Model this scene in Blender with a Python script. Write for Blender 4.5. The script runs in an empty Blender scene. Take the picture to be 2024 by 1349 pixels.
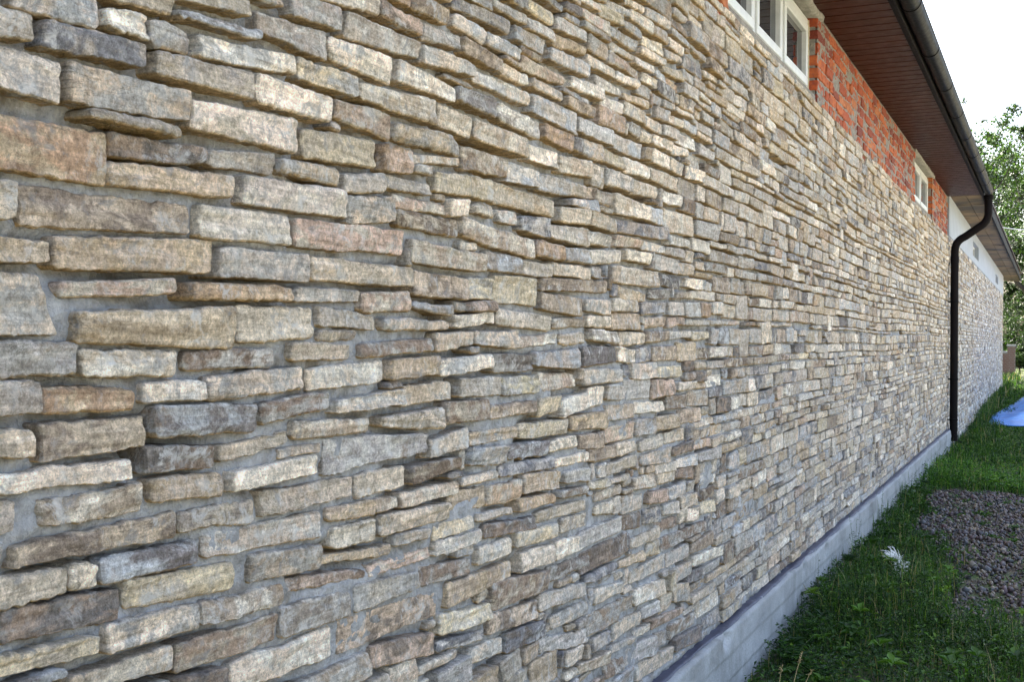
import bpy, math, random
import numpy as np
from mathutils import Matrix, Vector

# ------------------------------------------------------------------ camera, world, sun
SC = bpy.context.scene
COL = SC.collection
DW = 1.25            # camera to wall distance (m)
CZ = 1.53            # camera height
FPX, YAW, PITCH, ROLL = 2272.3, 0.437554, -0.003107, 0.006087
def cam_axes():
    fw = np.array([-math.sin(YAW)*math.cos(PITCH), math.cos(YAW)*math.cos(PITCH), math.sin(PITCH)])
    r = np.array([math.cos(YAW), math.sin(YAW), 0.0]); u = np.cross(r, fw)
    return fw, r*math.cos(ROLL)+u*math.sin(ROLL), -r*math.sin(ROLL)+u*math.cos(ROLL)
FW, RT, UP = cam_axes()
CPOS = np.array([DW, 0.0, CZ])
cd = bpy.data.cameras.new('camera'); cam = bpy.data.objects.new('camera', cd); COL.objects.link(cam)
cd.sensor_width = 24.0; cd.sensor_fit = 'HORIZONTAL'; cd.lens = FPX*24.0/2024.0
cd.clip_start = 0.05; cd.clip_end = 1200.0
cam.matrix_world = Matrix(((RT[0], UP[0], -FW[0], DW), (RT[1], UP[1], -FW[1], 0), (RT[2], UP[2], -FW[2], CZ), (0, 0, 0, 1)))
cd.dof.use_dof = True; cd.dof.focus_distance = 3.6; cd.dof.aperture_fstop = 22.0
SC.camera = cam

SUN_EL = math.radians(52); SUN_DIR = Vector((-0.90, 0.36, 0)).normalized()
sdir = Vector((SUN_DIR.x*math.cos(SUN_EL), SUN_DIR.y*math.cos(SUN_EL), math.sin(SUN_EL)))
w = bpy.data.worlds.new('World'); SC.world = w; w.use_nodes = True
nt = w.node_tree; nt.nodes.clear()
sky = nt.nodes.new('ShaderNodeTexSky'); sky.sky_type = 'NISHITA'; sky.sun_disc = False
sky.sun_elevation = SUN_EL; sky.sun_rotation = math.atan2(SUN_DIR.x, SUN_DIR.y)
sky.air_density = 1.0; sky.dust_density = 6.0; sky.ozone_density = 0.2; sky.altitude = 100
bg = nt.nodes.new('ShaderNodeBackground'); bg.inputs['Strength'].default_value = 0.14
wo = nt.nodes.new('ShaderNodeOutputWorld')
nt.links.new(sky.outputs[0], bg.inputs[0]); nt.links.new(bg.outputs[0], wo.inputs[0])
sd = bpy.data.lights.new('sun', 'SUN'); sd.energy = 5.0; sd.angle = math.radians(0.53); sd.color = (1.0, 0.95, 0.87)
so = bpy.data.objects.new('sun', sd); COL.objects.link(so); so.location = (-10, -5, 20)
so.rotation_euler = sdir.to_track_quat('Z', 'Y').to_euler()
SC.render.engine = 'CYCLES'
vs = SC.view_settings
vs.view_transform = 'Standard'; vs.look = 'None'; vs.gamma = 1.0; vs.use_curve_mapping = False; vs.exposure = 2.82
SC.cycles.max_bounces = 8; SC.cycles.diffuse_bounces = 4

# ------------------------------------------------------------------ image to place
def ray(x, y): return FW + RT*(x-1012)/FPX + UP*(674.5-y)/FPX
def onwall(x, y, n=0.0):
    R = ray(x, y); t = (n-DW)/R[0]; return R[1]*t, CZ+R[2]*t
def onlevel(x, y, z):
    R = ray(x, y); t = (z-CZ)/R[2]; return DW+R[0]*t, R[1]*t
def atdepth(x, y, d): return CPOS + ray(x, y)*d

# ------------------------------------------------------------------ helpers
rng = np.random.default_rng(7)
random.seed(5)
def empty(name, loc=(0, 0, 0)):
    o = bpy.data.objects.new(name, None); COL.objects.link(o); o.location = loc; o.empty_display_size = 0.1; return o
def tag(o, label=None, cat=None, group=None, kind=None):
    if label: o['label'] = label
    if cat: o['category'] = cat
    if group: o['group'] = group
    if kind: o['kind'] = kind
    return o
def mesh_np(name, v, f, cols=None, smooth=False):
    """v (n,3); f (m,k) all same k"""
    me = bpy.data.meshes.new(name)
    v = np.ascontiguousarray(v, dtype=np.float32); f = np.ascontiguousarray(f, dtype=np.int32)
    m, k = f.shape
    me.vertices.add(len(v)); me.vertices.foreach_set('co', v.ravel())
    me.loops.add(m*k); me.loops.foreach_set('vertex_index', f.ravel())
    me.polygons.add(m); me.polygons.foreach_set('loop_start', np.arange(0, m*k, k, dtype=np.int32))
    me.polygons.foreach_set('loop_total', np.full(m, k, dtype=np.int32))
    if smooth is not False and smooth is not True: me.polygons.foreach_set('use_smooth', np.ascontiguousarray(smooth))
    elif smooth: me.polygons.foreach_set('use_smooth', np.ones(m, dtype=bool))
    if cols:
        for nm, c in cols.items():
            a = me.color_attributes.new(nm, 'FLOAT_COLOR', 'POINT')
            a.data.foreach_set('color', np.ascontiguousarray(c, dtype=np.float32).ravel())
    me.update(calc_edges=True); me.validate()
    return me
def place(name, me, mat, parent=None, loc=None):
    o = bpy.data.objects.new(name, me); COL.objects.link(o)
    if mat and not me.materials: me.materials.append(mat)
    if parent: o.parent = parent
    if loc is not None: o.location = loc
    return o
def local(o, p):  # make parent relation keep world place for things whose empties sit away from origin
    return o
class MB:
    def __init__(s): s.v = []; s.f = []
    def box(s, a, b, bev=0.0):
        x0, y0, z0 = a; x1, y1, z1 = b; i = len(s.v)
        s.v += [(x0, y0, z0), (x1, y0, z0), (x1, y1, z0), (x0, y1, z0), (x0, y0, z1), (x1, y0, z1), (x1, y1, z1), (x0, y1, z1)]
        s.f += [(i, i+3, i+2, i+1), (i+4, i+5, i+6, i+7), (i, i+1, i+5, i+4), (i+1, i+2, i+6, i+5), (i+2, i+3, i+7, i+6), (i+3, i, i+4, i+7)]
        return s
    def tube(s, pts, rad, seg=10, caps=True):
        pts = [Vector(p) for p in pts]; n = len(pts)
        if not hasattr(rad, '__len__'): rad = [rad]*n
        base = len(s.v); ref = None
        for k, p in enumerate(pts):
            t = (pts[min(k+1, n-1)]-pts[max(k-1, 0)]).normalized()
            if ref is None:
                ref = t.orthogonal().normalized()
            ref = (ref - t*ref.dot(t)).normalized(); b = t.cross(ref)
            for j in range(seg):
                a = 2*math.pi*j/seg
                q = p + (ref*math.cos(a)+b*math.sin(a))*rad[k]
                s.v.append(tuple(q))
        for k in range(n-1):
            for j in range(seg):
                a = base+k*seg+j; b2 = base+k*seg+(j+1) % seg
                s.f.append((a, b2, b2+seg, a+seg))
        if caps:
            s.f.append(tuple(base+j for j in reversed(range(seg)))); s.f.append(tuple(base+(n-1)*seg+j for j in range(seg)))
        return s
    def extrude(s, prof, y0, y1, close=True):
        """prof list of (x,z), swept along y"""
        i = len(s.v); n = len(prof)
        s.v += [(x, y0, z) for x, z in prof]+[(x, y1, z) for x, z in prof]
        for k in range(n if close else n-1):
            a, b = k, (k+1) % n
            s.f.append((i+a, i+b, i+n+b, i+n+a))
        if close:
            s.f.append(tuple(i+k for k in reversed(range(n)))); s.f.append(tuple(i+n+k for k in range(n)))
        return s
    def build(s, name, mat, parent=None, loc=None, smooth=False, bevel=0.0):
        me = bpy.data.meshes.new(name); me.from_pydata(s.v, [], s.f); me.update()
        if smooth: me.polygons.foreach_set('use_smooth', [True]*len(me.polygons))
        o = place(name, me, mat, parent, loc)
        if bevel:
            m = o.modifiers.new('bevel', 'BEVEL'); m.width = bevel; m.segments = 2; m.limit_method = 'ANGLE'
        return o

# vectorised value noise
def _h(ix, iy, iz):
    h = (ix.astype(np.uint32)*np.uint32(374761393)) ^ (iy.astype(np.uint32)*np.uint32(668265263)) ^ (iz.astype(np.uint32)*np.uint32(2147483647-12345))
    h = (h ^ (h >> np.uint32(13)))*np.uint32(1274126177); h = h ^ (h >> np.uint32(16))
    return (h & np.uint32(0xffff)).astype(np.float32)/32767.5-1.0
def vnoise(x, y, z, lin=False):
    x, y, z = np.broadcast_arrays(x, y, z)
    fx, fy, fz = np.floor(x), np.floor(y), np.floor(z)
    ix, iy, iz = fx.astype(np.int64), fy.astype(np.int64), fz.astype(np.int64)
    tx, ty, tz = x-fx, y-fy, z-fz
    if not lin: tx = tx*tx*(3-2*tx); ty = ty*ty*(3-2*ty); tz = tz*tz*(3-2*tz)
    def g(a, b, c): return _h(ix+a, iy+b, iz+c)
    x00 = g(0,0,0)*(1-tx)+g(1,0,0)*tx; x10 = g(0,1,0)*(1-tx)+g(1,1,0)*tx
    x01 = g(0,0,1)*(1-tx)+g(1,0,1)*tx; x11 = g(0,1,1)*(1-tx)+g(1,1,1)*tx
    return (x00*(1-ty)+x10*ty)*(1-tz)+(x01*(1-ty)+x11*ty)*tz
def fbm(x, y, z, o=3):
    r = 0; a = 1.0
    for i in range(o):
        r = r+vnoise(x, y, z)*a; x, y, z = x*2.1+5.3, y*2.1+1.7, z*2.1+9.1; a *= 0.5
    return r

# ------------------------------------------------------------------ materials
def newmat(name):
    m = bpy.data.materials.new(name); m.use_nodes = True
    n = m.node_tree; n.nodes.clear()
    out = n.nodes.new('ShaderNodeOutputMaterial'); p = n.nodes.new('ShaderNodeBsdfPrincipled')
    n.links.new(p.outputs[0], out.inputs[0]); p.inputs['Roughness'].default_value = 0.85
    p.inputs['Specular IOR Level'].default_value = 0.3
    return m, n, p
class G:
    def __init__(s, n): s.n = n; s.L = n.links.new
    def node(s, t, **k):
        o = s.n.nodes.new(t)
        for a, b in k.items(): setattr(o, a, b)
        return o
    def pos(s): return s.node('ShaderNodeNewGeometry').outputs['Position']
    def attr(s, nm):
        a = s.node('ShaderNodeAttribute'); a.attribute_name = nm; return a
    def vscale(s, v, sc, off=None):
        m = s.node('ShaderNodeVectorMath', operation='MULTIPLY'); s.L(v, m.inputs[0]); m.inputs[1].default_value = sc; v = m.outputs[0]
        if off is not None:
            m = s.node('ShaderNodeVectorMath', operation='ADD'); s.L(v, m.inputs[0]); s.L(off, m.inputs[1]); v = m.outputs[0]
        return v
    def noise(s, v, sc, det=4, rough=.6, dist=0.0):
        t = s.node('ShaderNodeTexNoise'); s.L(v, t.inputs['Vector']); t.inputs['Scale'].default_value = sc
        t.inputs['Detail'].default_value = det; t.inputs['Roughness'].default_value = rough; t.inputs['Distortion'].default_value = dist
        return t.outputs['Fac']
    def rng(s, f, a, b, c=0.0, d=1.0):
        m = s.node('ShaderNodeMapRange'); m.clamp = True; s.L(f, m.inputs[0])
        for i, q in zip((1, 2, 3, 4), (a, b, c, d)): m.inputs[i].default_value = q
        return m.outputs[0]
    def mix(s, f, a, b, mode='MIX'):
        m = s.node('ShaderNodeMix', data_type='RGBA', blend_type=mode)
        for soc, q in ((m.inputs[0], f), (m.inputs[6], a), (m.inputs[7], b)):
            if isinstance(q, (int, float)): soc.default_value = q
            elif isinstance(q, tuple): soc.default_value = q if len(q) == 4 else q+(1,)
            else: s.L(q, soc)
        return m.outputs[2]
    def math(s, op, a, b=0.0):
        m = s.node('ShaderNodeMath', operation=op)
        for i, q in enumerate((a, b)):
            if isinstance(q, (int, float)): m.inputs[i].default_value = q
            else: s.L(q, m.inputs[i])
        return m.outputs[0]
    def bump(s, h, strength, dist, nrm=None):
        b = s.node('ShaderNodeBump'); b.inputs['Strength'].default_value = strength; b.inputs['Distance'].default_value = dist
        s.L(h, b.inputs['Height'])
        if nrm: s.L(nrm, b.inputs['Normal'])
        return b.outputs[0]

def mat_stone():
    m, n, p = newmat('sandstone'); g = G(n)
    c1 = g.attr('Col'); c2 = g.attr('Col2')
    off = g.vscale(g.vscale(c1.outputs['Color'], (0, 0, 0)), (1, 1, 1))
    sh = g.node('ShaderNodeCombineXYZ')
    a37 = g.math('MULTIPLY', c1.outputs['Alpha'], 53.0); g.L(a37, sh.inputs[0]); g.L(a37, sh.inputs[1]); g.L(a37, sh.inputs[2])
    P = g.vscale(g.pos(), (1, 1, 1), sh.outputs[0])
    n1 = g.noise(g.vscale(P, (1, 1, 1.8)), 11, 8, .68, .7)
    col = g.mix(g.rng(n1, .46, .56), c1.outputs['Color'], c2.outputs['Color'])
    st = g.noise(g.vscale(P, (6, 6, 85)), 1.0, 6, .7, .6)
    col = g.mix(1.0, col, g.mix(g.rng(st, .34, .66), (.66, .63, .59), (1.2, 1.19, 1.18)), 'MULTIPLY')
    mid = g.noise(P, 45, 6, .7)
    col = g.mix(1.0, col, g.mix(g.rng(mid, .33, .68), (.66, .65, .63), (1.26, 1.25, 1.23)), 'MULTIPLY')
    fine = g.noise(P, 330, 5, .75)
    col = g.mix(1.0, col, g.mix(g.rng(fine, .3, .7), (.68, .68, .68), (1.3, 1.3, 1.3)), 'MULTIPLY')
    grit = g.noise(P, 115, 6, .78, .2)
    col = g.mix(1.0, col, g.mix(g.rng(grit, .34, .66), (.60, .59, .57), (1.34, 1.33, 1.31)), 'MULTIPLY')
    # hairline bedding cracks
    cn = g.noise(g.vscale(P, (5, 5, 26)), 1.0, 7, .6, 1.0)
    crack = g.math('MULTIPLY', g.rng(g.math('ABSOLUTE', g.math('SUBTRACT', cn, .5)), 0.0, .012, 1, 0), g.rng(g.noise(P, 7, 3), .48, .6))
    col = g.mix(g.math('MULTIPLY', crack, .7), col, (.10, .085, .065))
    # lime bloom and pale scuffs
    lw = g.math('MULTIPLY', g.rng(g.noise(P, 26, 8, .75, .5), .52, .62), g.rng(g.noise(P, 6, 3), .44, .6))
    col = g.mix(g.math('MULTIPLY', lw, .8), col, (.68, .65, .60))
    # grey smears
    gs = g.math('MULTIPLY', g.rng(g.noise(P, 17, 7, .7, 1.2), .56, .64), .6)
    col = g.mix(gs, col, (.30, .295, .285))
    # ochre iron stain
    os_ = g.math('MULTIPLY', g.rng(g.noise(P, 9, 6, .7), .6, .72), .55)
    col = g.mix(os_, col, (.36, .22, .10))
    vor = g.node('ShaderNodeTexVoronoi'); g.L(P, vor.inputs['Vector']); vor.inputs['Scale'].default_value = 130
    pit = g.math('MULTIPLY', g.rng(vor.outputs['Distance'], .0, .25, 1, 0), g.rng(g.noise(P, 30, 3), .55, .65))
    col = g.mix(g.math('MULTIPLY', pit, .7), col, (.11, .10, .09))
    g.L(col, p.inputs['Base Color'])
    b = g.bump(g.noise(P, 38, 8, .74, .4), 1.0, .012)
    b = g.bump(crack, -.8, .003, b)
    b = g.bump(st, .5, .005, b)
    b = g.bump(grit, 1.0, .006, b)
    b = g.bump(fine, .8, .003, b)
    b = g.bump(pit, -.6, .002, b)
    g.L(b, p.inputs['Normal']); p.inputs['Roughness'].default_value = .95; p.inputs['Specular IOR Level'].default_value = .06
    return m
def mat_noise(name, ca, cb, sc=8, fine=200, bump=.4, bd=.004, rough=.9, cc=None, csc=2.0, clo=.5, chi=.65):
    m, n, p = newmat(name); g = G(n); P = g.pos()
    n1 = g.noise(P, sc, 7, .65, .3)
    col = g.mix(g.rng(n1, .35, .65), ca, cb)
    if cc: col = g.mix(g.rng(g.noise(P, csc, 6, .65, .4), clo, chi), col, cc)
    f = g.noise(P, fine, 5, .75)
    col = g.mix(1.0, col, g.mix(g.rng(f, .3, .7), (.82, .82, .82), (1.15, 1.15, 1.15)), 'MULTIPLY')
    g.L(col, p.inputs['Base Color']); p.inputs['Roughness'].default_value = rough
    b = g.bump(n1, bump, bd*2); b = g.bump(f, bump, bd*.4, b); g.L(b, p.inputs['Normal'])
    return m
def mat_brick():
    m, n, p = newmat('red_brick'); g = G(n); P = g.pos(); c = g.attr('Col').outputs['Color']
    col = g.mix(g.rng(g.noise(P, 30, 6, .7), .45, .7), c, (.17, .035, .02))
    col = g.mix(1.0, col, g.mix(g.rng(g.noise(P, 120, 5, .7), .3, .7), (.7, .7, .7), (1.2, 1.2, 1.2)), 'MULTIPLY')
    sm = g.math('MULTIPLY', g.rng(g.noise(P, 40, 8, .8, .5), .62, .70), .4)
    col = g.mix(sm, col, (.33, .29, .25))
    g.L(col, p.inputs['Base Color'])
    b = g.bump(g.noise(P, 60, 8, .7), .7, .008); g.L(b, p.inputs['Normal']); p.inputs['Roughness'].default_value = .8
    return m
def mat_plain(name, c, rough=.5, spec=.5, metal=0.0, var=.12, sc=12, bump=0.0):
    m, n, p = newmat(name); g = G(n); P = g.pos()
    f = g.noise(P, sc, 5, .6)
    lo = tuple(q*(1-var) for q in c); hi = tuple(min(1, q*(1+var)) for q in c)
    g.L(g.mix(g.rng(f, .3, .7), lo, hi), p.inputs['Base Color'])
    g.L(g.rng(g.noise(P, sc*3, 3), .3, .7, max(0, rough-.06), rough+.08), p.inputs['Roughness'])
    p.inputs['Specular IOR Level'].default_value = spec; p.inputs['Metallic'].default_value = metal
    if bump: g.L(g.bump(g.noise(P, sc*6, 5), bump, .002), p.inputs['Normal'])
    return m
def mat_leaf(name, gloss=.45, trans=.35):
    m, n, p = newmat(name); g = G(n); c = g.attr('Col').outputs['Color']
    g.L(c, p.inputs['Base Color']); p.inputs['Roughness'].default_value = gloss
    out = [q for q in n.nodes if q.type == 'OUTPUT_MATERIAL'][0]
    t = g.node('ShaderNodeBsdfTranslucent'); g.L(g.mix(1.0, c, (1.3, 1.5, .6), 'MULTIPLY'), t.inputs[0])
    mx = g.node('ShaderNodeMixShader'); mx.inputs[0].default_value = trans
    g.L(p.outputs[0], mx.inputs[1]); g.L(t.outputs[0], mx.inputs[2]); g.L(mx.outputs[0], out.inputs[0])
    return m
M = {}
M['stone'] = mat_stone()
M['mortar'] = mat_noise('cement_mortar', (.27, .265, .255), (.45, .44, .425), 30, 140, 1.0, .012, cc=(.19, .165, .13), csc=7, clo=.52, chi=.66)
M['mortar_brick'] = mat_noise('brick_mortar', (.17, .15, .13), (.29, .26, .22), 25, 160, .9, .008)
M['brick'] = mat_brick()
M['concrete'] = mat_noise('grey_concrete', (.24, .24, .235), (.35, .35, .34), 2.5, 110, 1.0, .007, cc=(.15, .145, .13), csc=2.6, clo=.5, chi=.75)
M['lintel'] = mat_noise('rough_lintel_concrete', (.22, .20, .17), (.36, .34, .30), 20, 120, .9, .008)
M['bitumen'] = mat_noise('bitumen_felt', (.035, .036, .055), (.055, .057, .085), 20, 160, .5, .003, rough=.55, cc=(.22, .22, .24), csc=14, clo=.6, chi=.7)
M['render'] = mat_noise('white_render', (.32, .335, .355), (.37, .385, .41), 3, 120, .2, .002)
M['soffit'] = mat_plain('brown_soffit_panel', (.042, .012, .006), .42, .08, var=.2, sc=5)
M['brown_metal'] = mat_plain('dark_brown_metal', (.009, .007, .007), .6, .05, var=.1)
M['black_metal'] = mat_plain('black_painted_metal', (.006, .0055, .006), .5, .04, var=.1)
M['pvc'] = mat_plain('white_window_frame', (.58, .58, .565), .4, .4, var=.08, sc=20)
M['foam'] = mat_noise('mounting_foam', (.55, .45, .28), (.68, .62, .48), 40, 200, .8, .006)
M['roof'] = mat_plain('brown_roof_sheet', (.07, .035, .025), .5)
M['panel'] = mat_noise('weathered_soffit_board', (.13, .085, .05), (.22, .15, .09), 5, 90, .3, .003, cc=(.06, .05, .045), csc=1.2, clo=.45, chi=.6)
M['soil'] = mat_noise('dark_soil', (.045, .035, .025), (.09, .07, .05), 9, 120, .9, .012)
def mat_glass():
    m, n, p = newmat('window_glass'); p.inputs['Base Color'].default_value = (.012, .014, .018, 1)
    p.inputs['Roughness'].default_value = .03; p.inputs['Specular IOR Level'].default_value = .8
    return m
M['glass'] = mat_glass()
M['leaf'] = mat_leaf('weed_leaf', .62, .3); M['tree_leaf'] = mat_leaf('tree_leaf', .5, .25)
M['bark'] = mat_noise('bark', (.022, .018, .015), (.045, .038, .032), 8, 60, .8, .02)

def mat_vcol(name, rough=.7, spec=.4, fine=90):
    m, n, p = newmat(name); g = G(n); c = g.attr('Col').outputs['Color']; P = g.pos()
    f = g.noise(P, fine, 4, .7)
    g.L(g.mix(1.0, c, g.mix(g.rng(f, .3, .7), (.75, .75, .75), (1.2, 1.2, 1.2)), 'MULTIPLY'), p.inputs['Base Color'])
    p.inputs['Roughness'].default_value = rough; p.inputs['Specular IOR Level'].default_value = spec
    return m
M['pebble'] = mat_vcol('pebble', .55, .5)
M['straw'] = mat_vcol('dry_straw', .7)
def mat_ground():
    m, n, p = newmat('ground'); g = G(n); P = g.pos()
    n1 = g.noise(P, 1.3, 6, .65)
    soil = g.mix(g.rng(g.noise(P, 14, 7, .7), .35, .65), (.05, .04, .028), (.11, .085, .06))
    dry = g.mix(g.rng(g.noise(P, 30, 7, .7), .35, .65), (.28, .25, .205), (.38, .34, .285))
    grass = g.mix(g.rng(g.noise(P, 40, 6, .7), .35, .65), (.035, .06, .015), (.09, .13, .035))
    # away from the buildings the ground is dry trodden grass
    sep = g.node('ShaderNodeSeparateXYZ'); g.L(P, sep.inputs[0])
    far = g.rng(g.math('ADD', sep.outputs[0], g.math('MULTIPLY', n1, 1.6)), 2.6, 3.8)
    col = g.mix(g.rng(n1, .42, .58), soil, grass)
    col = g.mix(far, col, g.mix(g.rng(g.noise(P, .7, 5, .6), .45, .6), dry, grass))
    g.L(col, p.inputs['Base Color']); p.inputs['Roughness'].default_value = .95
    g.L(g.bump(g.noise(P, 25, 8, .7), .8, .03), p.inputs['Normal'])
    return m
M['ground'] = mat_ground()

# ------------------------------------------------------------------ stone colours
PAL = {'T': (.40, .345, .27), 'L': (.50, .45, .372), 'W': (.64, .60, .525), 'G': (.34, .325, .30), 'g': (.44, .425, .395),
       'D': (.17, .17, .185), 'B': (.235, .185, .145), 'O': (.43, .335, .225), 'R': (.37, .255, .16), 'P': (.42, .325, .265),
       'Y': (.46, .42, .30), 'b': (.36, .375, .395), 'K': (.145, .13, .12)}
SEC = {'T': 'LGOB', 'L': 'WTgG', 'W': 'LgT', 'G': 'gDTb', 'g': 'GLWb', 'D': 'bGK', 'B': 'KGTP', 'O': 'TLR', 'R': 'OBT', 'P': 'LTBR', 'Y': 'LTG', 'b': 'gDG', 'K': 'BDG'}

# ------------------------------------------------------------------ block generator (stones and bricks)
def blocks(q, xf, D, r, ninu, ninv, e, seeds, amp_out, amp_f, side_flat=False, tilt=None):
    """q (N,4,2) corners TL,TR,BR,BL in (y,z). returns verts (N,K,3), faces (F,4), backmask"""
    N = len(q)
    W = np.linalg.norm(q[:, 1]-q[:, 0], axis=1)*.5+np.linalg.norm(q[:, 2]-q[:, 3], axis=1)*.5
    H = np.linalg.norm(q[:, 3]-q[:, 0], axis=1)*.5+np.linalg.norm(q[:, 2]-q[:, 1], axis=1)*.5
    r = np.minimum(r, np.minimum(W, H)*.42)
    e = np.array(e)
    def axis(Wd, nin):
        t = np.linspace(0, 1, nin+2)[1:-1] if nin else np.zeros(0)
        lo = r[:, None]*e[None]
        mid = r[:, None]+(Wd-2*r)[:, None]*t[None]
        hi = Wd[:, None]-r[:, None]*e[None][:, ::-1]
        a = np.concatenate([lo[:, :1], lo, mid, hi, hi[:, -1:]], 1)
        back = np.zeros(a.shape[1], bool); back[0] = back[-1] = True
        return a, back
    U, bu = axis(W, ninu); V, bv = axis(H, ninv)
    nu, nv = U.shape[1], V.shape[1]
    U = np.broadcast_to(U[:, None, :], (N, nv, nu)); V = np.broadcast_to(V[:, :, None], (N, nv, nu))
    R = r[:, None, None]; WW = W[:, None, None]; HH = H[:, None, None]
    qx = np.where(U < R, -(R-U)/R, np.where(U > WW-R, (U-(WW-R))/R, 0)); qz = np.where(V < R, -(R-V)/R, np.where(V > HH-R, (V-(HH-R))/R, 0))
    px = qx*np.sqrt(np.maximum(0, 1-qz*qz/2)); pz = qz*np.sqrt(np.maximum(0, 1-qx*qx/2))
    rho2 = np.minimum(1, px*px+pz*pz)
    u = np.clip(U, R, np.maximum(R, WW-R))+px*R; v = np.clip(V, R, np.maximum(R, HH-R))+pz*R
    d = .0045*rho2**3
    back = np.broadcast_to(bu[None, None, :] | bv[None, :, None], (N, nv, nu))
    uu = u/WW; vv = v/HH
    P = [(q[:, 0, k][:, None, None]*(1-uu)+q[:, 1, k][:, None, None]*uu)*(1-vv)+(q[:, 3, k][:, None, None]*(1-uu)+q[:, 2, k][:, None, None]*uu)*vv for k in (0, 1)]
    Y, Z = P
    S = (seeds*97.31)[:, None, None]
    Y2 = Y+amp_out*(vnoise(S, Y*8, Z*28, True)*.7+vnoise(S+9, Y*60, Z*130, True)*.6)
    Z2 = Z+amp_out*(vnoise(S+29, Y*17, Z*5, True)*.5+vnoise(S+31, Y*7, Z*3, True)*.75+vnoise(S+44, Y*40, Z*14, True)*.45+(.4-np.abs(vnoise(S+77, Y*85, Z*30, True)))*.85+vnoise(S+78, Y*190, Z*50, True)*.3)
    fx = amp_f*(.6*vnoise(S+3, Y*9, Z*18, True)+.35*vnoise(S+4, Y*30, Z*60, True)+.3*vnoise(S+6, Y*90, Z*130, True)+.7*np.clip(vnoise(S+5, Y*6, Z*50)*3, -.6, .6))
    X = xf[:, None, None]-d+np.where(back, 0, fx)
    if tilt is not None:
        X = X+np.where(back, 0, tilt[:, 0][:, None, None]*(uu-.5)+tilt[:, 1][:, None, None]*(vv-.5))
    X = np.where(back, xf[:, None, None]-D, X)
    verts = np.stack([X, Y2, Z2], -1).reshape(N, nu*nv, 3)
    idx = np.arange(nu*nv).reshape(nv, nu)
    f = np.stack([idx[:-1, :-1], idx[1:, :-1], idx[1:, 1:], idx[:-1, 1:]], -1).reshape(-1, 4)
    bed = (rho2 > .93).reshape(N, -1)     # edge and side faces
    fsm = (rho2[0].reshape(-1) < 1e-6)[f].all(1)
    blocks.smooth = fsm
    low = (qz > .5).reshape(N, -1)          # v runs downward from TL so qz>0 is the bottom bed
    return verts, f, bed, low

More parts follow.
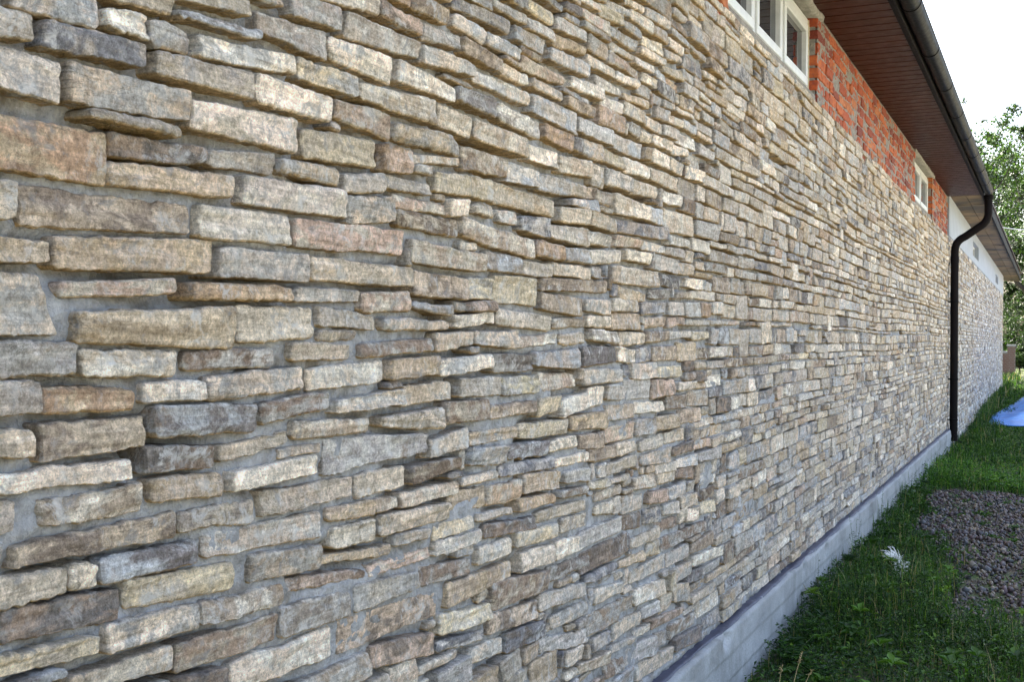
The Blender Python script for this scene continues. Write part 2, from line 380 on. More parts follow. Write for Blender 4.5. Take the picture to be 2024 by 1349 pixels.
LOD = [dict(ninu=48, ninv=8, e=[0, .4, 1]), dict(ninu=10, ninv=2, e=[0, .5, 1]),
       dict(ninu=4, ninv=1, e=[0, .45, 1]), dict(ninu=1, ninv=0, e=[0, 1])]
TINT = np.array([1.055, .985, .935])
def make_stones(stones, parent, lods, nsingle, label_stuff):
    """stones: list of dict(q, c, x). singles = the nsingle that show largest"""
    N = len(stones)
    Q = np.array([s['q'] for s in stones]); cy = Q[:, :, 0].mean(1); cz = Q[:, :, 1].mean(1)
    w_ = np.abs(Q[:, 1, 0]-Q[:, 0, 0]); h_ = np.abs(Q[:, 0, 1]-Q[:, 3, 1])
    dist2 = (DW**2+cy**2+(cz-CZ)**2)
    app = w_*h_*DW/dist2**1.5
    vis = (cy > .95) & (np.abs(cz-CZ) < .36*np.sqrt(dist2)*1.1)
    app = np.where(vis, app, app*.01)
    order = np.argsort(-app); single = np.zeros(N, bool); single[order[:nsingle]] = True
    seeds = rng.random(N)
    X = np.array([s['x'] for s in stones]); tilt = rng.normal(0, 1, (N, 2))*np.array([.0045, .003])
    lod = np.array([lods(y) for y in cy])
    lod = np.where(single & (lod > 1), 1, lod); lod = np.where(~single & (lod == 0), 1, lod); lod = np.where(~single & (lod == 1) & (cy > 5.2), 2, lod)
    base = np.array([PAL[s['c']] for s in stones]); c2 = np.array([PAL[SEC[s['c']][int(k*len(SEC[s['c']])) % len(SEC[s['c']])]] for s, k in zip(stones, rng.random(N))])
    lum = lambda c: c@np.array([.3, .6, .1])
    tan_ = np.array([1.10, .98, .845])
    base = .68*base+.32*lum(base)[:, None]*tan_; c2 = .85*c2+.15*lum(c2)[:, None]*tan_
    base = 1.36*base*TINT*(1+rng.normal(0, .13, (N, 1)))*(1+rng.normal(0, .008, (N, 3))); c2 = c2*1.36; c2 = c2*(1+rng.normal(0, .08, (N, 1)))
    kk = np.array([s.get('k', 1.0) for s in stones])[:, None]; base = base*kk; c2 = c2*kk
    stuffv, stufff, sc1, sc2, off = [], [], [], [], 0; stsm = []
    for L in range(4):
        idx = np.where(lod == L)[0]
        if not len(idx): continue
        r = rng.uniform(.004, .0105, len(idx)); p = LOD[L]
        v, f, bed, low = blocks(Q[idx], X[idx], .10, r, p['ninu'], p['ninv'], p['e'], seeds[idx], .0048 if L < 3 else .003, .0045, tilt=tilt[idx])
        K = v.shape[1]; fsm = blocks.smooth
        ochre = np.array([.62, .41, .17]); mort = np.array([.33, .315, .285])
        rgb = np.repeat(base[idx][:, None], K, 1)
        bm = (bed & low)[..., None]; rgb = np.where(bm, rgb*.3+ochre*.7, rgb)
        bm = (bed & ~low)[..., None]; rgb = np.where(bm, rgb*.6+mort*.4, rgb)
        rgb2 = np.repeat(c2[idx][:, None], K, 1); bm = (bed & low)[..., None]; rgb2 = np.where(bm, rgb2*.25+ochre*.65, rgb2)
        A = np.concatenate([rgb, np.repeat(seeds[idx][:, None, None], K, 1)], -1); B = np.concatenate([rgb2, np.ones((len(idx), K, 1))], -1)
        ms = single[idx]
        for j in np.where(ms)[0]:
            c = v[j].mean(0)
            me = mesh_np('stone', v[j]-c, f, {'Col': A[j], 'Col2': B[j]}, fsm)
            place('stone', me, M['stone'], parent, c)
        rest = np.where(~ms)[0]
        if len(rest):
            vv = v[rest].reshape(-1, 3); ff = (f[None]+np.arange(len(rest))[:, None, None]*K).reshape(-1, 4)+off
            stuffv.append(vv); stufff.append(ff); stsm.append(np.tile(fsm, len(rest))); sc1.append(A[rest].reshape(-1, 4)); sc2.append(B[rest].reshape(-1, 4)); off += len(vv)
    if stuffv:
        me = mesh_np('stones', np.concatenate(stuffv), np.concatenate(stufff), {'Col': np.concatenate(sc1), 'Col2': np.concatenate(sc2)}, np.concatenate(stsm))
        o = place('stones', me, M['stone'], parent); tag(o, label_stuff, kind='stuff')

# ------------------------------------------------------------------ stones read off the near wall: x0,yt0,x1,yt1,yb1,yb0,colour per stone
TA = """-120,-20,212,105,252,180 G;60,-90,585,-5,160,45 g;612,35,870,88,240,145 L;872,85,1113,185,322,245 G;240,100,870,252,385,265 G;600,-80,1022,-5,92,-15 G
1028,42,1513,180,238,88 D;1040,-70,1425,10,105,0 G;1155,185,1697,325,425,312 W;1475,62,1880,192,352,170 G;1430,-90,1620,-30,48,-15 T;1665,-40,1957,45,180,82 g
900,285,1462,425,572,425 G;-120,210,385,365,592,465 g;393,348,1106,535,700,580 T;1465,422,1897,560,700,585 W;1720,318,2058,440,557,440 Y;1105,575,1712,685,880,735 W
1745,733,2177,800,962,895 Y;-80,640,650,760,1060,945 R;638,742,1205,850,945,885 B;622,915,1352,1010,1135,1050 T;1215,848,1587,890,1002,935 G;1590,905,1960,965,1062,985 T
1393,1005,1987,1095,1250,1170 g;-100,1010,118,1050,1260,1250 L;125,1060,1123,1175,1335,1295 T;1143,1165,1678,1240,1398,1357 g;1682,1243,2313,1320,1450,1405 P"""
TC = """-100,75,302,105,215,220 T;325,75,1243,120,300,262 T;1262,150,1785,192,345,318 g;1800,200,2371,262,367,335 L;335,335,1033,335,418,420 P;1098,348,1668,375,450,440 O
1705,380,2073,403,462,462 g;-90,280,245,300,372,640,-90,640 L;425,510,1342,490,722,685 T;1355,478,1808,490,660,688 L;1818,485,2154,540,615,595 G;-90,688,472,695,870,895 b
462,738,1022,733,870,890 L;1065,738,1592,722,822,850 B;1668,692,2021,700,780,798 L;-90,915,232,920,1085,1115 G;258,945,800,950,1065,1098 R;813,930,1177,905,1010,1045 W
1178,880,1742,828,948,1020 L;1760,835,2203,792,915,955 L;868,1065,1460,1035,1190,1243 D;1475,1040,1897,978,1075,1160 B;235,1155,858,1112,1280,1370 T;-90,1185,197,1190,1333,1355 L
1668,1150,2119,1122,1197,1253 T;1250,1278,1658,1207,1272,1368 L"""
TF = """825,25,1217,3,122,178 B;-90,180,772,82,188,288 L;848,210,1272,160,290,338 T;1295,165,1807,68,168,275 W;225,325,827,212,372,470 T;1470,272,2007,190,295,412 L
1018,395,1457,308,430,505 G;60,585,1018,385,525,700 T;-90,340,112,340,510,540 G;1162,520,1837,375,520,655 L;575,650,1142,548,672,800 D;378,690,572,665,795,830 W
-90,775,378,710,848,960 L;8,960,717,815,982,1148 B;725,790,1345,668,822,955 Y;1418,640,1827,568,700,790 T;1640,785,2101,705,750,860 B;1145,905,1622,795,912,1035 L
1588,925,2010,828,968,1098 G;590,1035,1142,908,1045,1200 L;-90,1240,558,1085,1185,1360 Y;1002,1150,1590,960,1108,1312 B;1312,1255,1893,1035,1208,1420 L;400,1335,1003,1140,1270,1440 T
1010,1345,1295,1262,1400,1480 B;-60,590,50,610,660,700 L"""
TB = """165,85,782,345,465,287 G;-40,-120,455,-30,130,-20 g;455,-25,772,175,290,125 P;700,-75,1015,65,192,60 T;773,172,1087,290,392,300 g;1030,-30,1482,175,278,58 G
1033,92,1282,240,350,195 g;55,272,552,462,672,450 W;783,348,1172,520,612,490 L;1088,282,1403,470,572,405 T;1283,240,1562,392,475,348 g;1328,-20,1590,130,205,55 g
1508,192,1742,330,437,300 G;1595,135,1812,240,335,230 G;1600,-10,1812,110,205,80 Y;1815,120,2060,250,330,225 G;1815,250,2080,380,440,345 T;1775,365,2090,510,610,470 g
1568,430,1917,600,668,535 P;1405,480,1637,600,675,580 L;600,460,1047,700,810,640 L;1175,540,1627,735,835,640 L;292,645,900,790,985,775 T;1055,675,1342,790,928,800 D
98,780,555,905,1108,925 P;903,808,1170,930,1087,985 T;1348,800,1712,965,1105,930 g;1640,610,1887,730,800,685 L;1640,735,2000,885,1065,880 g;1178,920,1628,1090,1235,1080 T
562,968,1002,1065,1212,1095 T;1745,975,1957,1070,1195,1085 P;1635,1130,1848,1205,1335,1245 W;1003,1080,1085,1150,1240,1210 b;1085,1150,1440,1255,1385,1335 B;1442,1255,1722,1345,1465,1415 g
465,1130,717,1190,1365,1345 P;715,1205,1080,1250,1310,1275 O;1850,1215,2100,1275,1400,1340 T;728,1290,872,1310,1380,1350 G"""
TD = """165,85,502,105,245,225 g;503,105,862,180,265,208 G;880,65,1352,150,310,225 Y;1353,160,1828,310,437,320 O;1700,85,1948,150,278,215 G;170,262,587,282,468,480 T
573,252,987,345,418,355 P;985,290,1152,300,420,425 W;593,378,1090,462,583,512 B;1090,440,1652,620,765,590 T;1378,378,1527,400,505,470 L;1545,428,1785,445,600,540 G
1200,325,1340,345,435,400 T;1795,490,2100,530,670,585 g;1850,355,2090,380,500,470 L;1955,290,2150,310,400,340 g;700,612,1288,730,860,790 T;1288,705,1566,755,885,850 G
1567,775,1808,800,903,885 G;1810,785,2100,840,925,875 L;1660,615,1893,660,775,735 P;1905,675,2120,700,810,780 G;720,865,1147,920,1078,1050 T;1150,915,1347,920,1082,1078 Y
1348,895,1677,925,1143,1105 Y;1725,915,2240,940,1030,1010 T;1690,1030,2020,1080,1220,1160 T;310,1015,690,1040,1185,1170 P;690,1075,1155,1130,1165,1170 L;1157,1105,1373,1105,1180,1175 B
468,1220,992,1255,1320,1315 L;1035,1205,1357,1195,1275,1300 W;1365,1150,1790,1220,1335,1275 g;905,1180,1105,1160,1215,1255 G;1800,1235,2060,1240,1300,1310 L"""
TE = """285,155,868,120,210,262 B;885,80,1192,70,170,222 T;1198,65,1537,60,192,160 L;1543,105,1837,88,160,195 L;1865,85,2065,80,155,168 L;505,285,910,262,400,442 T
925,290,1350,238,345,420 W;1350,240,1652,245,365,388 K;1660,235,2015,195,350,335 G;80,595,633,525,640,698 L;638,492,1027,455,590,650 T;1058,440,1408,415,560,582 g
1413,430,1702,410,545,570 Y;1705,385,1996,395,490,540 P;450,740,957,665,825,815 W;962,635,1303,610,760,800 B;1303,655,1687,610,700,755 T;1690,600,1872,570,690,745 Y
1875,600,2080,540,660,735 L;5,930,827,862,1005,1205 b;828,915,1148,825,975,1045 L;1153,865,1545,800,890,965 T;1545,790,1927,760,870,905 Y;1930,800,2100,740,810,830 G
1148,995,1445,955,1095,1135 g;1445,965,1782,920,1030,1080 D;1785,930,1980,880,970,1010 W;1380,1125,1825,1050,1130,1215 b;1825,1065,2090,1010,1085,1135 W;255,1195,655,1118,1270,1380 L
680,1130,1080,1050,1130,1265 B;5,1240,237,1215,1345,1450 W;1085,1220,1388,1150,1220,1285 L;603,1345,1060,1232,1330,1460 T;1283,1280,1557,1225,1385,1435 O;1560,1195,1845,1160,1290,1345 T
1888,1165,2100,1140,1240,1255 b"""
TG = """22,185,407,118,235,288 T;408,115,592,85,165,225 T;990,90,1282,12,170,215 T;428,245,1002,138,265,412 L;58,335,408,268,435,495 T;870,325,1178,240,330,445 Y
1200,240,1482,165,215,300 G;1530,115,1812,60,135,215 O;1855,50,2080,10,70,105 B;1250,320,1662,240,330,430 B;1665,225,2060,110,190,310 L;1495,385,1840,300,400,500 Y
1862,280,2080,215,320,385 T;548,405,847,345,420,490 L;868,450,1243,345,430,565 g;1200,500,1477,415,540,640 W;1525,540,1800,460,590,695 W;1803,445,2000,400,510,590 L
5,590,553,455,530,655 T;370,640,862,495,575,725 P;245,790,745,675,800,1008 g;765,655,1162,575,680,805 B;965,790,1470,600,715,978 T;1320,780,1757,665,815,1000 B
1765,650,2100,545,640,770 K;125,1070,922,835,1010,1345 T;912,1025,1322,925,1040,1200 Y;1280,1040,1680,900,1040,1190 T;1690,870,2080,760,860,1000 g;1435,1180,1740,1060,1190,1345 K
1785,1050,2090,900,1010,1140 T;905,1250,1287,1130,1200,1335 b;380,1290,872,1160,1320,1460 P;1160,1300,1415,1190,1320,1420 L;820,1320,1045,1270,1380,1430 G;1700,1220,2100,1120,1230,1340 b"""
TH = """0,10,205,110,240,110 D;205,-60,465,70,165,20 L;215,100,590,300,500,230 P;470,30,795,215,365,215 Y;600,350,965,560,690,470 G;800,255,1035,410,540,380 G
560,-30,870,130,215,90 g;875,110,1155,300,470,240 L;780,-40,1065,90,185,30 L;1070,80,1375,290,400,200 g;1150,300,1355,440,610,430 T;985,600,1305,820,895,715 L
1035,460,1300,600,760,580 Y;1300,630,1535,780,860,770 T;1375,490,1565,650,760,620 L;565,540,890,730,795,640 L;200,440,590,680,820,640 G;640,700,1005,960,1070,850 P
300,700,655,930,1045,860 T;0,480,265,690,850,700 L;0,745,200,900,1010,940 g;220,905,425,1060,1135,1020 L;65,1010,490,1180,1345,1160 g;375,985,750,1200,1285,1160 g
690,945,970,1090,1190,1060 W;1015,960,1225,1080,1190,1090 W;900,730,1170,900,990,830 g;1305,860,1565,960,1100,960 Y;1560,800,1900,1040,1160,940 T;1200,900,1340,1010,1110,1010 G
1340,1030,1520,1150,1240,1110 R;1580,1000,1790,1130,1240,1130 D;1440,90,1625,260,320,190 b;1400,240,1620,400,500,330 B;1620,10,1900,230,330,130 g;1640,165,1830,320,400,270 L
1820,280,1975,400,480,370 W;1610,660,1870,860,960,800 b;1835,920,2020,1040,1110,1010 W;1390,350,1670,570,650,450 g;1600,590,1900,720,800,690 O;1880,-20,2100,130,230,60 T"""
TI = """0,0,395,160,295,130 T;0,150,165,240,510,480 L;435,110,795,290,490,370 P;490,-20,775,100,240,130 g;775,60,1065,220,385,250 T;790,-60,1120,80,195,20 T
165,280,630,460,665,480 b;650,500,1030,660,855,690 G;845,340,1000,440,570,480 g;1000,450,1135,510,630,600 L;1085,250,1300,370,510,390 L;1145,510,1390,620,750,640 L
1175,130,1360,210,350,290 g;1370,230,1560,340,430,340 T;1300,370,1490,470,600,510 G;1300,40,1450,120,185,140 L;1505,460,1745,590,745,620 g;1475,130,1700,260,320,200 L
1590,60,1765,170,255,150 L;1575,290,1750,420,530,420 g;1395,630,1630,720,810,770 L;1630,720,1845,830,940,850 g;100,545,215,590,770,720 D;215,560,510,670,890,790 T
510,690,800,850,1000,860 Y;0,810,175,860,1125,1070 g;180,840,520,960,1205,1100 P;515,960,880,1090,1280,1180 g;775,810,1135,950,1105,1010 L;1135,950,1500,1110,1285,1110 T
895,1095,1230,1220,1370,1290 L;1130,690,1365,810,985,880 W;1370,810,1545,920,1070,980 L;1590,930,1835,1020,1160,1090 L;1555,1100,1765,1160,1310,1260 g;1770,640,1985,760,865,780 b
1760,460,1950,590,660,530 T;1810,190,1955,310,405,300 L;1705,310,1920,440,490,380 L;1855,880,1990,960,1060,1000 L;1840,1090,2100,1140,1260,1210 g"""
TJ = """75,0,590,50,255,170 L;640,15,1105,200,375,290 W;0,200,395,320,490,380 T;330,240,665,380,555,440 T;680,350,1370,500,660,520 G;1065,170,1310,240,460,360 g
1315,210,1710,340,600,510 T;1555,40,1850,170,350,250 g;950,-20,1260,60,140,120 g;1265,-10,1545,60,200,150 g;1730,370,2060,450,660,570 b;-60,430,230,530,690,600 b
290,520,610,600,745,690 g;660,570,1020,650,740,720 P;1020,640,1335,720,815,770 L;1370,570,1675,650,750,690 G;1675,610,1905,680,840,770 g;1340,720,1590,790,900,810 g
1590,800,1890,870,970,890 W;50,750,325,740,970,970 G;330,765,770,780,940,955 g;770,760,1115,830,970,900 W;1170,830,1490,920,1090,1030 g;1500,930,1710,980,1115,1080 T
1725,990,1950,1050,1170,1110 g;-60,960,250,1030,1150,1100 g;260,1010,620,1040,1210,1190 L;625,975,1245,1070,1275,1210 T;1250,1090,1530,1130,1285,1240 D;1550,1150,1800,1180,1310,1270 W
1800,1180,1940,1220,1335,1290 G;-40,1150,225,1200,1330,1310 T;330,1230,715,1260,1435,1410 g;715,1250,1080,1360,1470,1460 O;1845,250,2100,310,410,370 g;1780,-20,2060,90,200,120 g"""
TK = """1120,20,1400,10,135,140 K;1435,60,1655,60,135,140 G;1710,85,1930,95,165,155 W;-60,90,150,100,350,350 b;225,160,610,160,360,310 L;610,150,940,190,320,320 T
985,190,1325,190,330,355 G;1355,190,1560,195,365,365 g;1610,190,1925,190,350,350 T;-60,400,265,400,530,540 T;280,385,620,390,540,530 W;620,340,990,350,550,560 T
1050,400,1345,390,510,530 T;1345,400,1590,395,490,520 P;1615,390,1880,410,550,520 T;-60,580,275,600,720,750 L;330,560,690,580,730,710 g;735,590,1065,605,740,780 L
1085,580,1390,580,700,730 T;1385,580,1680,575,650,680 g;1680,580,1900,590,680,700 Y;-60,800,190,810,1060,1040 g;210,790,680,780,990,1060 D;700,780,920,840,1000,990 W
930,810,1150,780,980,1000 G;1150,790,1480,770,960,970 T;1485,730,1720,720,970,975 T;1740,730,2060,720,900,940 G;-60,1100,160,1090,1310,1330 L;220,1090,760,1080,1240,1310 L
860,1010,1180,1000,1200,1220 L;1190,1050,1550,1040,1180,1200 Y;1570,1050,1885,980,1130,1170 L;1900,1010,2100,960,1110,1150 g;1860,1190,2080,1150,1300,1340 g;1690,1190,1850,1160,1340,1350 D
1950,190,2100,190,355,345 L;1920,540,2100,530,670,690 P"""
TL = """-60,130,250,110,340,450 g;290,60,555,30,280,310 W;560,20,760,10,220,215 G;765,-60,1125,-80,190,215 b;1130,-40,1450,-60,130,210 P;1470,-20,1710,-40,60,90 g
60,430,560,370,590,610 T;550,290,925,250,430,490 T;930,250,1315,230,350,400 L;1340,170,1600,140,310,340 B;1630,110,1900,80,280,300 T;-60,700,130,700,850,890 W
180,690,510,640,850,860 T;520,590,920,500,710,790 P;920,480,1190,450,650,700 G;1185,450,1490,400,580,630 T;1500,360,1810,310,490,545 T;1830,330,2100,280,450,495 L
-60,940,265,900,1060,1110 W;310,870,665,820,980,1050 T;670,790,955,760,900,970 L;970,770,1315,670,840,900 g;1340,660,1590,580,740,800 T;1610,620,1920,560,720,730 g
-40,1190,410,1080,1270,1330 T;420,1090,520,1050,1240,1245 g;525,1070,940,950,1100,1230 G;990,960,1400,840,1040,1090 T;1415,860,1680,750,890,960 B;1690,770,1930,730,830,880 P
1205,1090,1460,1030,1160,1210 g;1475,1010,1740,930,1090,1120 g;1750,930,2060,820,980,1040 b;1055,1110,1195,1080,1170,1200 T;1230,1200,1460,1150,1290,1360 L;1470,1150,1720,1100,1260,1270 B
1740,1060,2010,1010,1170,1230 T;1790,1220,2020,1180,1310,1360 g;300,1320,555,1250,1370,1410 Y;890,1270,1190,1190,1370,1430 T;570,1290,775,1240,1290,1350 L"""
TM = """-60,110,270,60,220,260 B;290,60,550,10,130,150 Y;0,250,860,10,150,440 L;-60,480,370,390,660,740 O;380,340,630,260,440,460 T;640,260,735,220,430,480 g
745,220,1040,180,380,460 L;1060,180,1340,110,280,330 P;1360,110,1600,20,190,260 g;1510,220,1735,160,320,390 T;1725,150,1990,70,250,290 L;140,720,740,480,680,960 b
750,500,1030,420,620,690 B;1040,410,1265,340,550,600 G;1275,340,1500,270,430,470 g;1180,590,1470,470,610,740 B;1600,400,1755,350,520,560 W;1780,310,1995,250,410,460 Y
-60,770,135,750,980,1050 L;190,1000,815,690,950,1280 K;875,800,1230,620,770,920 L;1280,780,1860,540,660,960 B;1880,490,2080,400,600,660 P;-60,1040,190,1000,1260,1330 D
700,1100,1080,930,1060,1200 T;1080,880,1260,790,990,1040 Y;1350,1000,1650,840,1010,1180 g;1660,860,1960,670,850,990 T;860,1240,1340,990,1180,1400 L;270,1300,660,1100,1230,1400 b
1430,1200,1680,1080,1260,1400 T;1690,1030,2080,850,990,1160 L;1850,1140,2090,1040,1100,1240 T;1640,1240,1810,1160,1330,1390 D"""
TN = """0,90,270,40,200,310 g;370,180,760,70,200,390 L;0,370,360,260,530,670 T;275,540,700,330,590,840 B;710,320,890,250,400,520 T;900,190,1325,30,230,410 L
1430,130,1660,90,330,360 T;1660,40,1780,-20,180,200 G;1790,110,1955,0,180,270 b;1260,260,1420,190,390,520 T;1010,440,1240,310,470,600 b;620,670,990,470,640,890 L
0,720,250,640,830,1000 D;340,840,600,720,870,1010 G;0,1030,270,920,1110,1250 W;1150,590,1560,410,500,730 B;910,750,1155,630,720,850 L;570,960,920,790,880,1060 g
810,1010,1210,790,1040,1240 b;1200,770,1365,720,880,1000 G;1370,670,1720,480,640,860 B;1440,860,1800,640,830,1040 K;1740,440,2030,180,390,590 L;1820,590,2060,420,600,740 G
180,1210,560,990,1140,1340 T;510,1190,790,1060,1250,1400 B;960,1200,1440,940,1100,1430 L;1600,300,1800,220,390,440 G"""
TILES = [(TA, 0, 0, 2024/700), (TC, 0, 440, 2024/700), (TF, 0, 880, 2013/700), (TB, 640, 0, 3.968), (TD, 640, 320, 3.968), (TE, 640, 640, 3.968), (TG, 640, 960, 3.968),
         (TH, 1120, 0, 6.747), (TI, 1120, 190, 6.747), (TJ, 1120, 380, 6.747), (TK, 1120, 570, 6.747), (TL, 1120, 760, 6.747), (TM, 1120, 950, 6.747), (TN, 1120, 1140, 6.747)]
ZB, ZT = 0.325, 2.935
Y0, Y1 = -1.5, 16.6
RES = 0.005
class Occ:
    def __init__(s, y0, y1, z0, z1):
        s.y0, s.z0 = y0, z0; s.g = np.zeros((int((z1-z0)/RES)+1, int((y1-y0)/RES)+1), bool)
    def raster(s, q, grow=0.0):
        c = q.mean(0); qq = q.copy()
        qq[:, 0] += np.sign(q[:, 0]-c[0])*grow; qq[:, 1] += np.sign(q[:, 1]-c[1])*grow
        i0 = max(0, int((qq[:, 0].min()-s.y0)/RES)); i1 = min(s.g.shape[1], int((qq[:, 0].max()-s.y0)/RES)+2)
        j0 = max(0, int((qq[:, 1].min()-s.z0)/RES)); j1 = min(s.g.shape[0], int((qq[:, 1].max()-s.z0)/RES)+2)
        if i1 <= i0 or j1 <= j0: return None
        yy, zz = np.meshgrid(s.y0+(np.arange(i0, i1)+.5)*RES, s.z0+(np.arange(j0, j1)+.5)*RES)
        ins = np.ones(yy.shape, bool)
        for k in range(4):
            a, b = qq[k], qq[(k+1) % 4]
            ins &= ((b[0]-a[0])*(zz-a[1])-(b[1]-a[1])*(yy-a[0])) <= 0
        return (slice(j0, j1), slice(i0, i1)), ins
    def overlap(s, q):
        r = s.raster(q)
        if r is None: return 1.0
        sl, ins = r; t = ins.sum()
        return (s.g[sl] & ins).sum()/max(1, t)
    def mark(s, q, grow=0.0):
        r = s.raster(q, grow)
        if r: s.g[r[0]] |= r[1]

def read_stones(occ):
    out = []
    for ti, (txt, ox, oy, sc) in enumerate(TILES):
        for ent in txt.replace('\n', ';').split(';'):
            nums, c = ent.rsplit(' ', 1); a = [float(t) for t in nums.split(',')]
            if len(a) == 6: a = [a[0], a[1], a[2], a[3], a[2], a[4], a[0], a[5]]
            p = [(ox+a[2*i]/sc, oy+a[2*i+1]/sc) for i in range(4)]
            if ti >= 7 and sum(t[0] for t in p)/4 > 1365 and rng.random() < .55: continue
            q = np.array([onwall(*t) for t in p])
            if q[:, 1].min() < ZB-.03 or q[:, 1].max() > ZT+.04: 
                q[:, 1] = np.clip(q[:, 1], ZB, ZT+.03)
            if (q[0, 1]-q[3, 1]) < .012 or (q[1, 1]-q[2, 1]) < .012: continue
            if occ.overlap(q) > .16: continue
            q0 = q.copy(); m = q.mean(0)
            wq = q[1, 0]-q[0, 0]; hq = max(.02, (q[0, 1]-q[3, 1]+q[1, 1]-q[2, 1])/2)
            q = m+(q-m)*np.array([1-.007/wq, 1.0+.003/hq])
            occ.mark(q0, .002)
            out.append(dict(q=q, c=c, k=1.17, x=float(rng.normal(0, .0045))))
    return out

CLS = list('TLWGgDBOPYb'); CPR = np.array([.25, .14, .035, .25, .13, .045, .08, .012, .02, .02, .025]); CPR = CPR/CPR.sum()
def rcol(): return CLS[rng.choice(len(CLS), p=CPR)]
def fill_stones(occ, y0, y1, z0, z1, wave=None, wmean=.21, hr=(.040, .080)):
    out = []
    z = z0; rows = []
    while z < z1-.02:
        h = float(np.clip(rng.normal((hr[0]+hr[1])/2, .013), hr[0]*.8, hr[1]*1.15))
        if z+h > z1-.03: h = z1-z
        rows.append((z, z+h)); z += h
    def add(a, b, c, d, jit=.004):
        gy = rng.uniform(.003, .009); gz = rng.uniform(.002, .006)
        j = rng.normal(0, jit, 8)*np.array([.8, .7]*4)
        q = np.array([[a+gy, d-gz], [b-gy, d-gz], [b-gy, c+gz], [a+gy, c+gz]])+j.reshape(4, 2)
        if q[0, 1]-q[3, 1] < .014 or q[1, 1]-q[2, 1] < .014 or b-a < .025: return
        occ.mark(np.array([[a, d], [b, d], [b, c], [a, c]]))
        if wave is not None: q[:, 1] += wave(q[:, 0], q[:, 1])
        out.append(dict(q=q, c=rcol(), x=float(rng.normal(0, .0045))))
    def free(a, b, c, d):
        i0 = max(0, int((a-occ.y0)/RES)); i1 = max(i0+1, int((b-occ.y0)/RES)); j0 = max(0, int((c-occ.z0)/RES)); j1 = max(j0+1, int((d-occ.z0)/RES))
        return occ.g[j0:j1, i0:i1]
    # tall stones that run through two courses
    for i in range(0, len(rows)-1):
        for k in range(int((y1-y0)*.35)):
            if rng.random() < .45: 
                a = rng.uniform(y0, y1-.3); w = rng.uniform(.09, .22)
                zc = (rows[i][0], rows[i+1][1])
                if zc[1]-zc[0] < .14 and free(a-.03, a+w+.03, *zc).mean() < .01: add(a, a+w, *zc)
    for (c, d) in rows:
        y = y0
        band = free(y0, y1, c, d).mean(0) > .12
        n = len(band); i = 0
        while i < n:
            if band[i]: i += 1; continue
            j = i
            while j < n and not band[j]: j += 1
            a, b = y0+i*RES, y0+j*RES
            if b-a > .03:
                t = a
                while t < b-1e-6:
                    w = float(np.clip(rng.lognormal(math.log(wmean), .42), .06, .48))
                    if b-(t+w) < .07: w = b-t if b-t < .4 else (b-t)*.5
                    if t+w > b: w = b-t
                    if rng.random() < .09 and d-c > .058:
                        m = c+(d-c)*rng.uniform(.4, .6); add(t, t+w, c, m, .002); add(t, t+w, m, d, .002)
                    else:
                        add(t, t+w, c, d)
                    t += w
            i = j
    # pockets
    g = occ.g
    J0 = max(0, int((z0-occ.z0)/RES)); J1 = int((z1-occ.z0)/RES)
    I0 = max(0, int((y0-occ.y0)/RES)); I1 = int((y1-occ.y0)/RES)
    for j in range(J0, J1-5, 2):
        rowf = ~g[j:j+5, I0:I1].any(0)
        k = 0; L = len(rowf)
        while k < L-7:
            if not rowf[k]: k += 1; continue
            e = k
            while e < L and rowf[e] and e-k < 55: e += 1
            if e-k >= 8:
                up = 5
                while up < 16 and j+up < J1 and not g[j+up, I0+k:I0+e].any(): up += 1
                if up >= 5: add(y0+k*RES, y0+e*RES, occ.z0+j*RES, occ.z0+(j+up)*RES, .002)
            k = max(e, k+1)
    return out

# ================================================================== THE BRICK BUILDING
b1 = empty('stone_clad_building', (0, 8, 0))
tag(b1, 'long stone faced building with red brick band, white windows and brown soffit', 'building')
class PAR:  # child transforms are given in world space, so undo the parent's offset
    pass
def setp(o, par):
    o.parent = par; o.matrix_parent_inverse = par.matrix_world.inverted() if par.type == 'EMPTY' else Matrix.Identity(4)
    return o
bpy.context.view_layer.update()
b1.matrix_world  # evaluated
def part(o, par): return setp(o, par)
INV1 = Matrix.Translation((0, -8, 0))
def kid(o):
    o.parent = b1; o.matrix_parent_inverse = INV1; return o

# cladding mortar bed
def wave(y, z):
    k = np.clip((y-5.2)/1.2, 0, 1); k2 = np.clip((z-ZB)/.2, 0, 1)*np.clip((ZT-z)/.2, 0, 1)
    return k*k2*(.008*np.sin(y*.9+z*1.3)+.004*np.sin(y*2.3+z*4+1))
def mortar_sheet(name, ys, zs, x0, deep, seed, mat, amp=1.0, gapd=.07):
    Yg, Zg = np.meshgrid(ys, zs)
    up = np.clip((Zg-1.35)/.6, 0, 1)
    X = x0-deep*up+.0065*amp*fbm(seed, Yg*9, Zg*16, 3)+.0045*fbm(seed+5, Yg*45, Zg*60, 2)
    gap = np.clip(vnoise(seed+11, Yg*4.2, Zg*11)-.05, 0, 1); X = X-gap*gapd
    v = np.stack([X, Yg, Zg], -1).reshape(-1, 3); nz, ny = Yg.shape
    idx = np.arange(nz*ny).reshape(nz, ny)
    f = np.stack([idx[:-1, :-1], idx[:-1, 1:], idx[1:, 1:], idx[1:, :-1]], -1).reshape(-1, 4)
    return mesh_np(name, v, f, None, True)
ys = [Y0]
while ys[-1] < Y1-.006:
    y = ys[-1]; ys.append(y+(.05 if y < .8 else .010*max(1, y/2.2)))
ys[-1] = Y1
zs = np.linspace(ZB-.02, ZT, 250)
clad = place('stone_cladding', mortar_sheet('stone_cladding', np.array(ys), zs, -.012, .019, 3.3, M['mortar']), M['mortar']); kid(clad)
occ = Occ(Y0, Y1, ZB, ZT+.05)
stones = read_stones(occ)
n_read = len(stones)
stones += fill_stones(occ, Y0, Y1-.02, ZB+.0, ZT, wave)
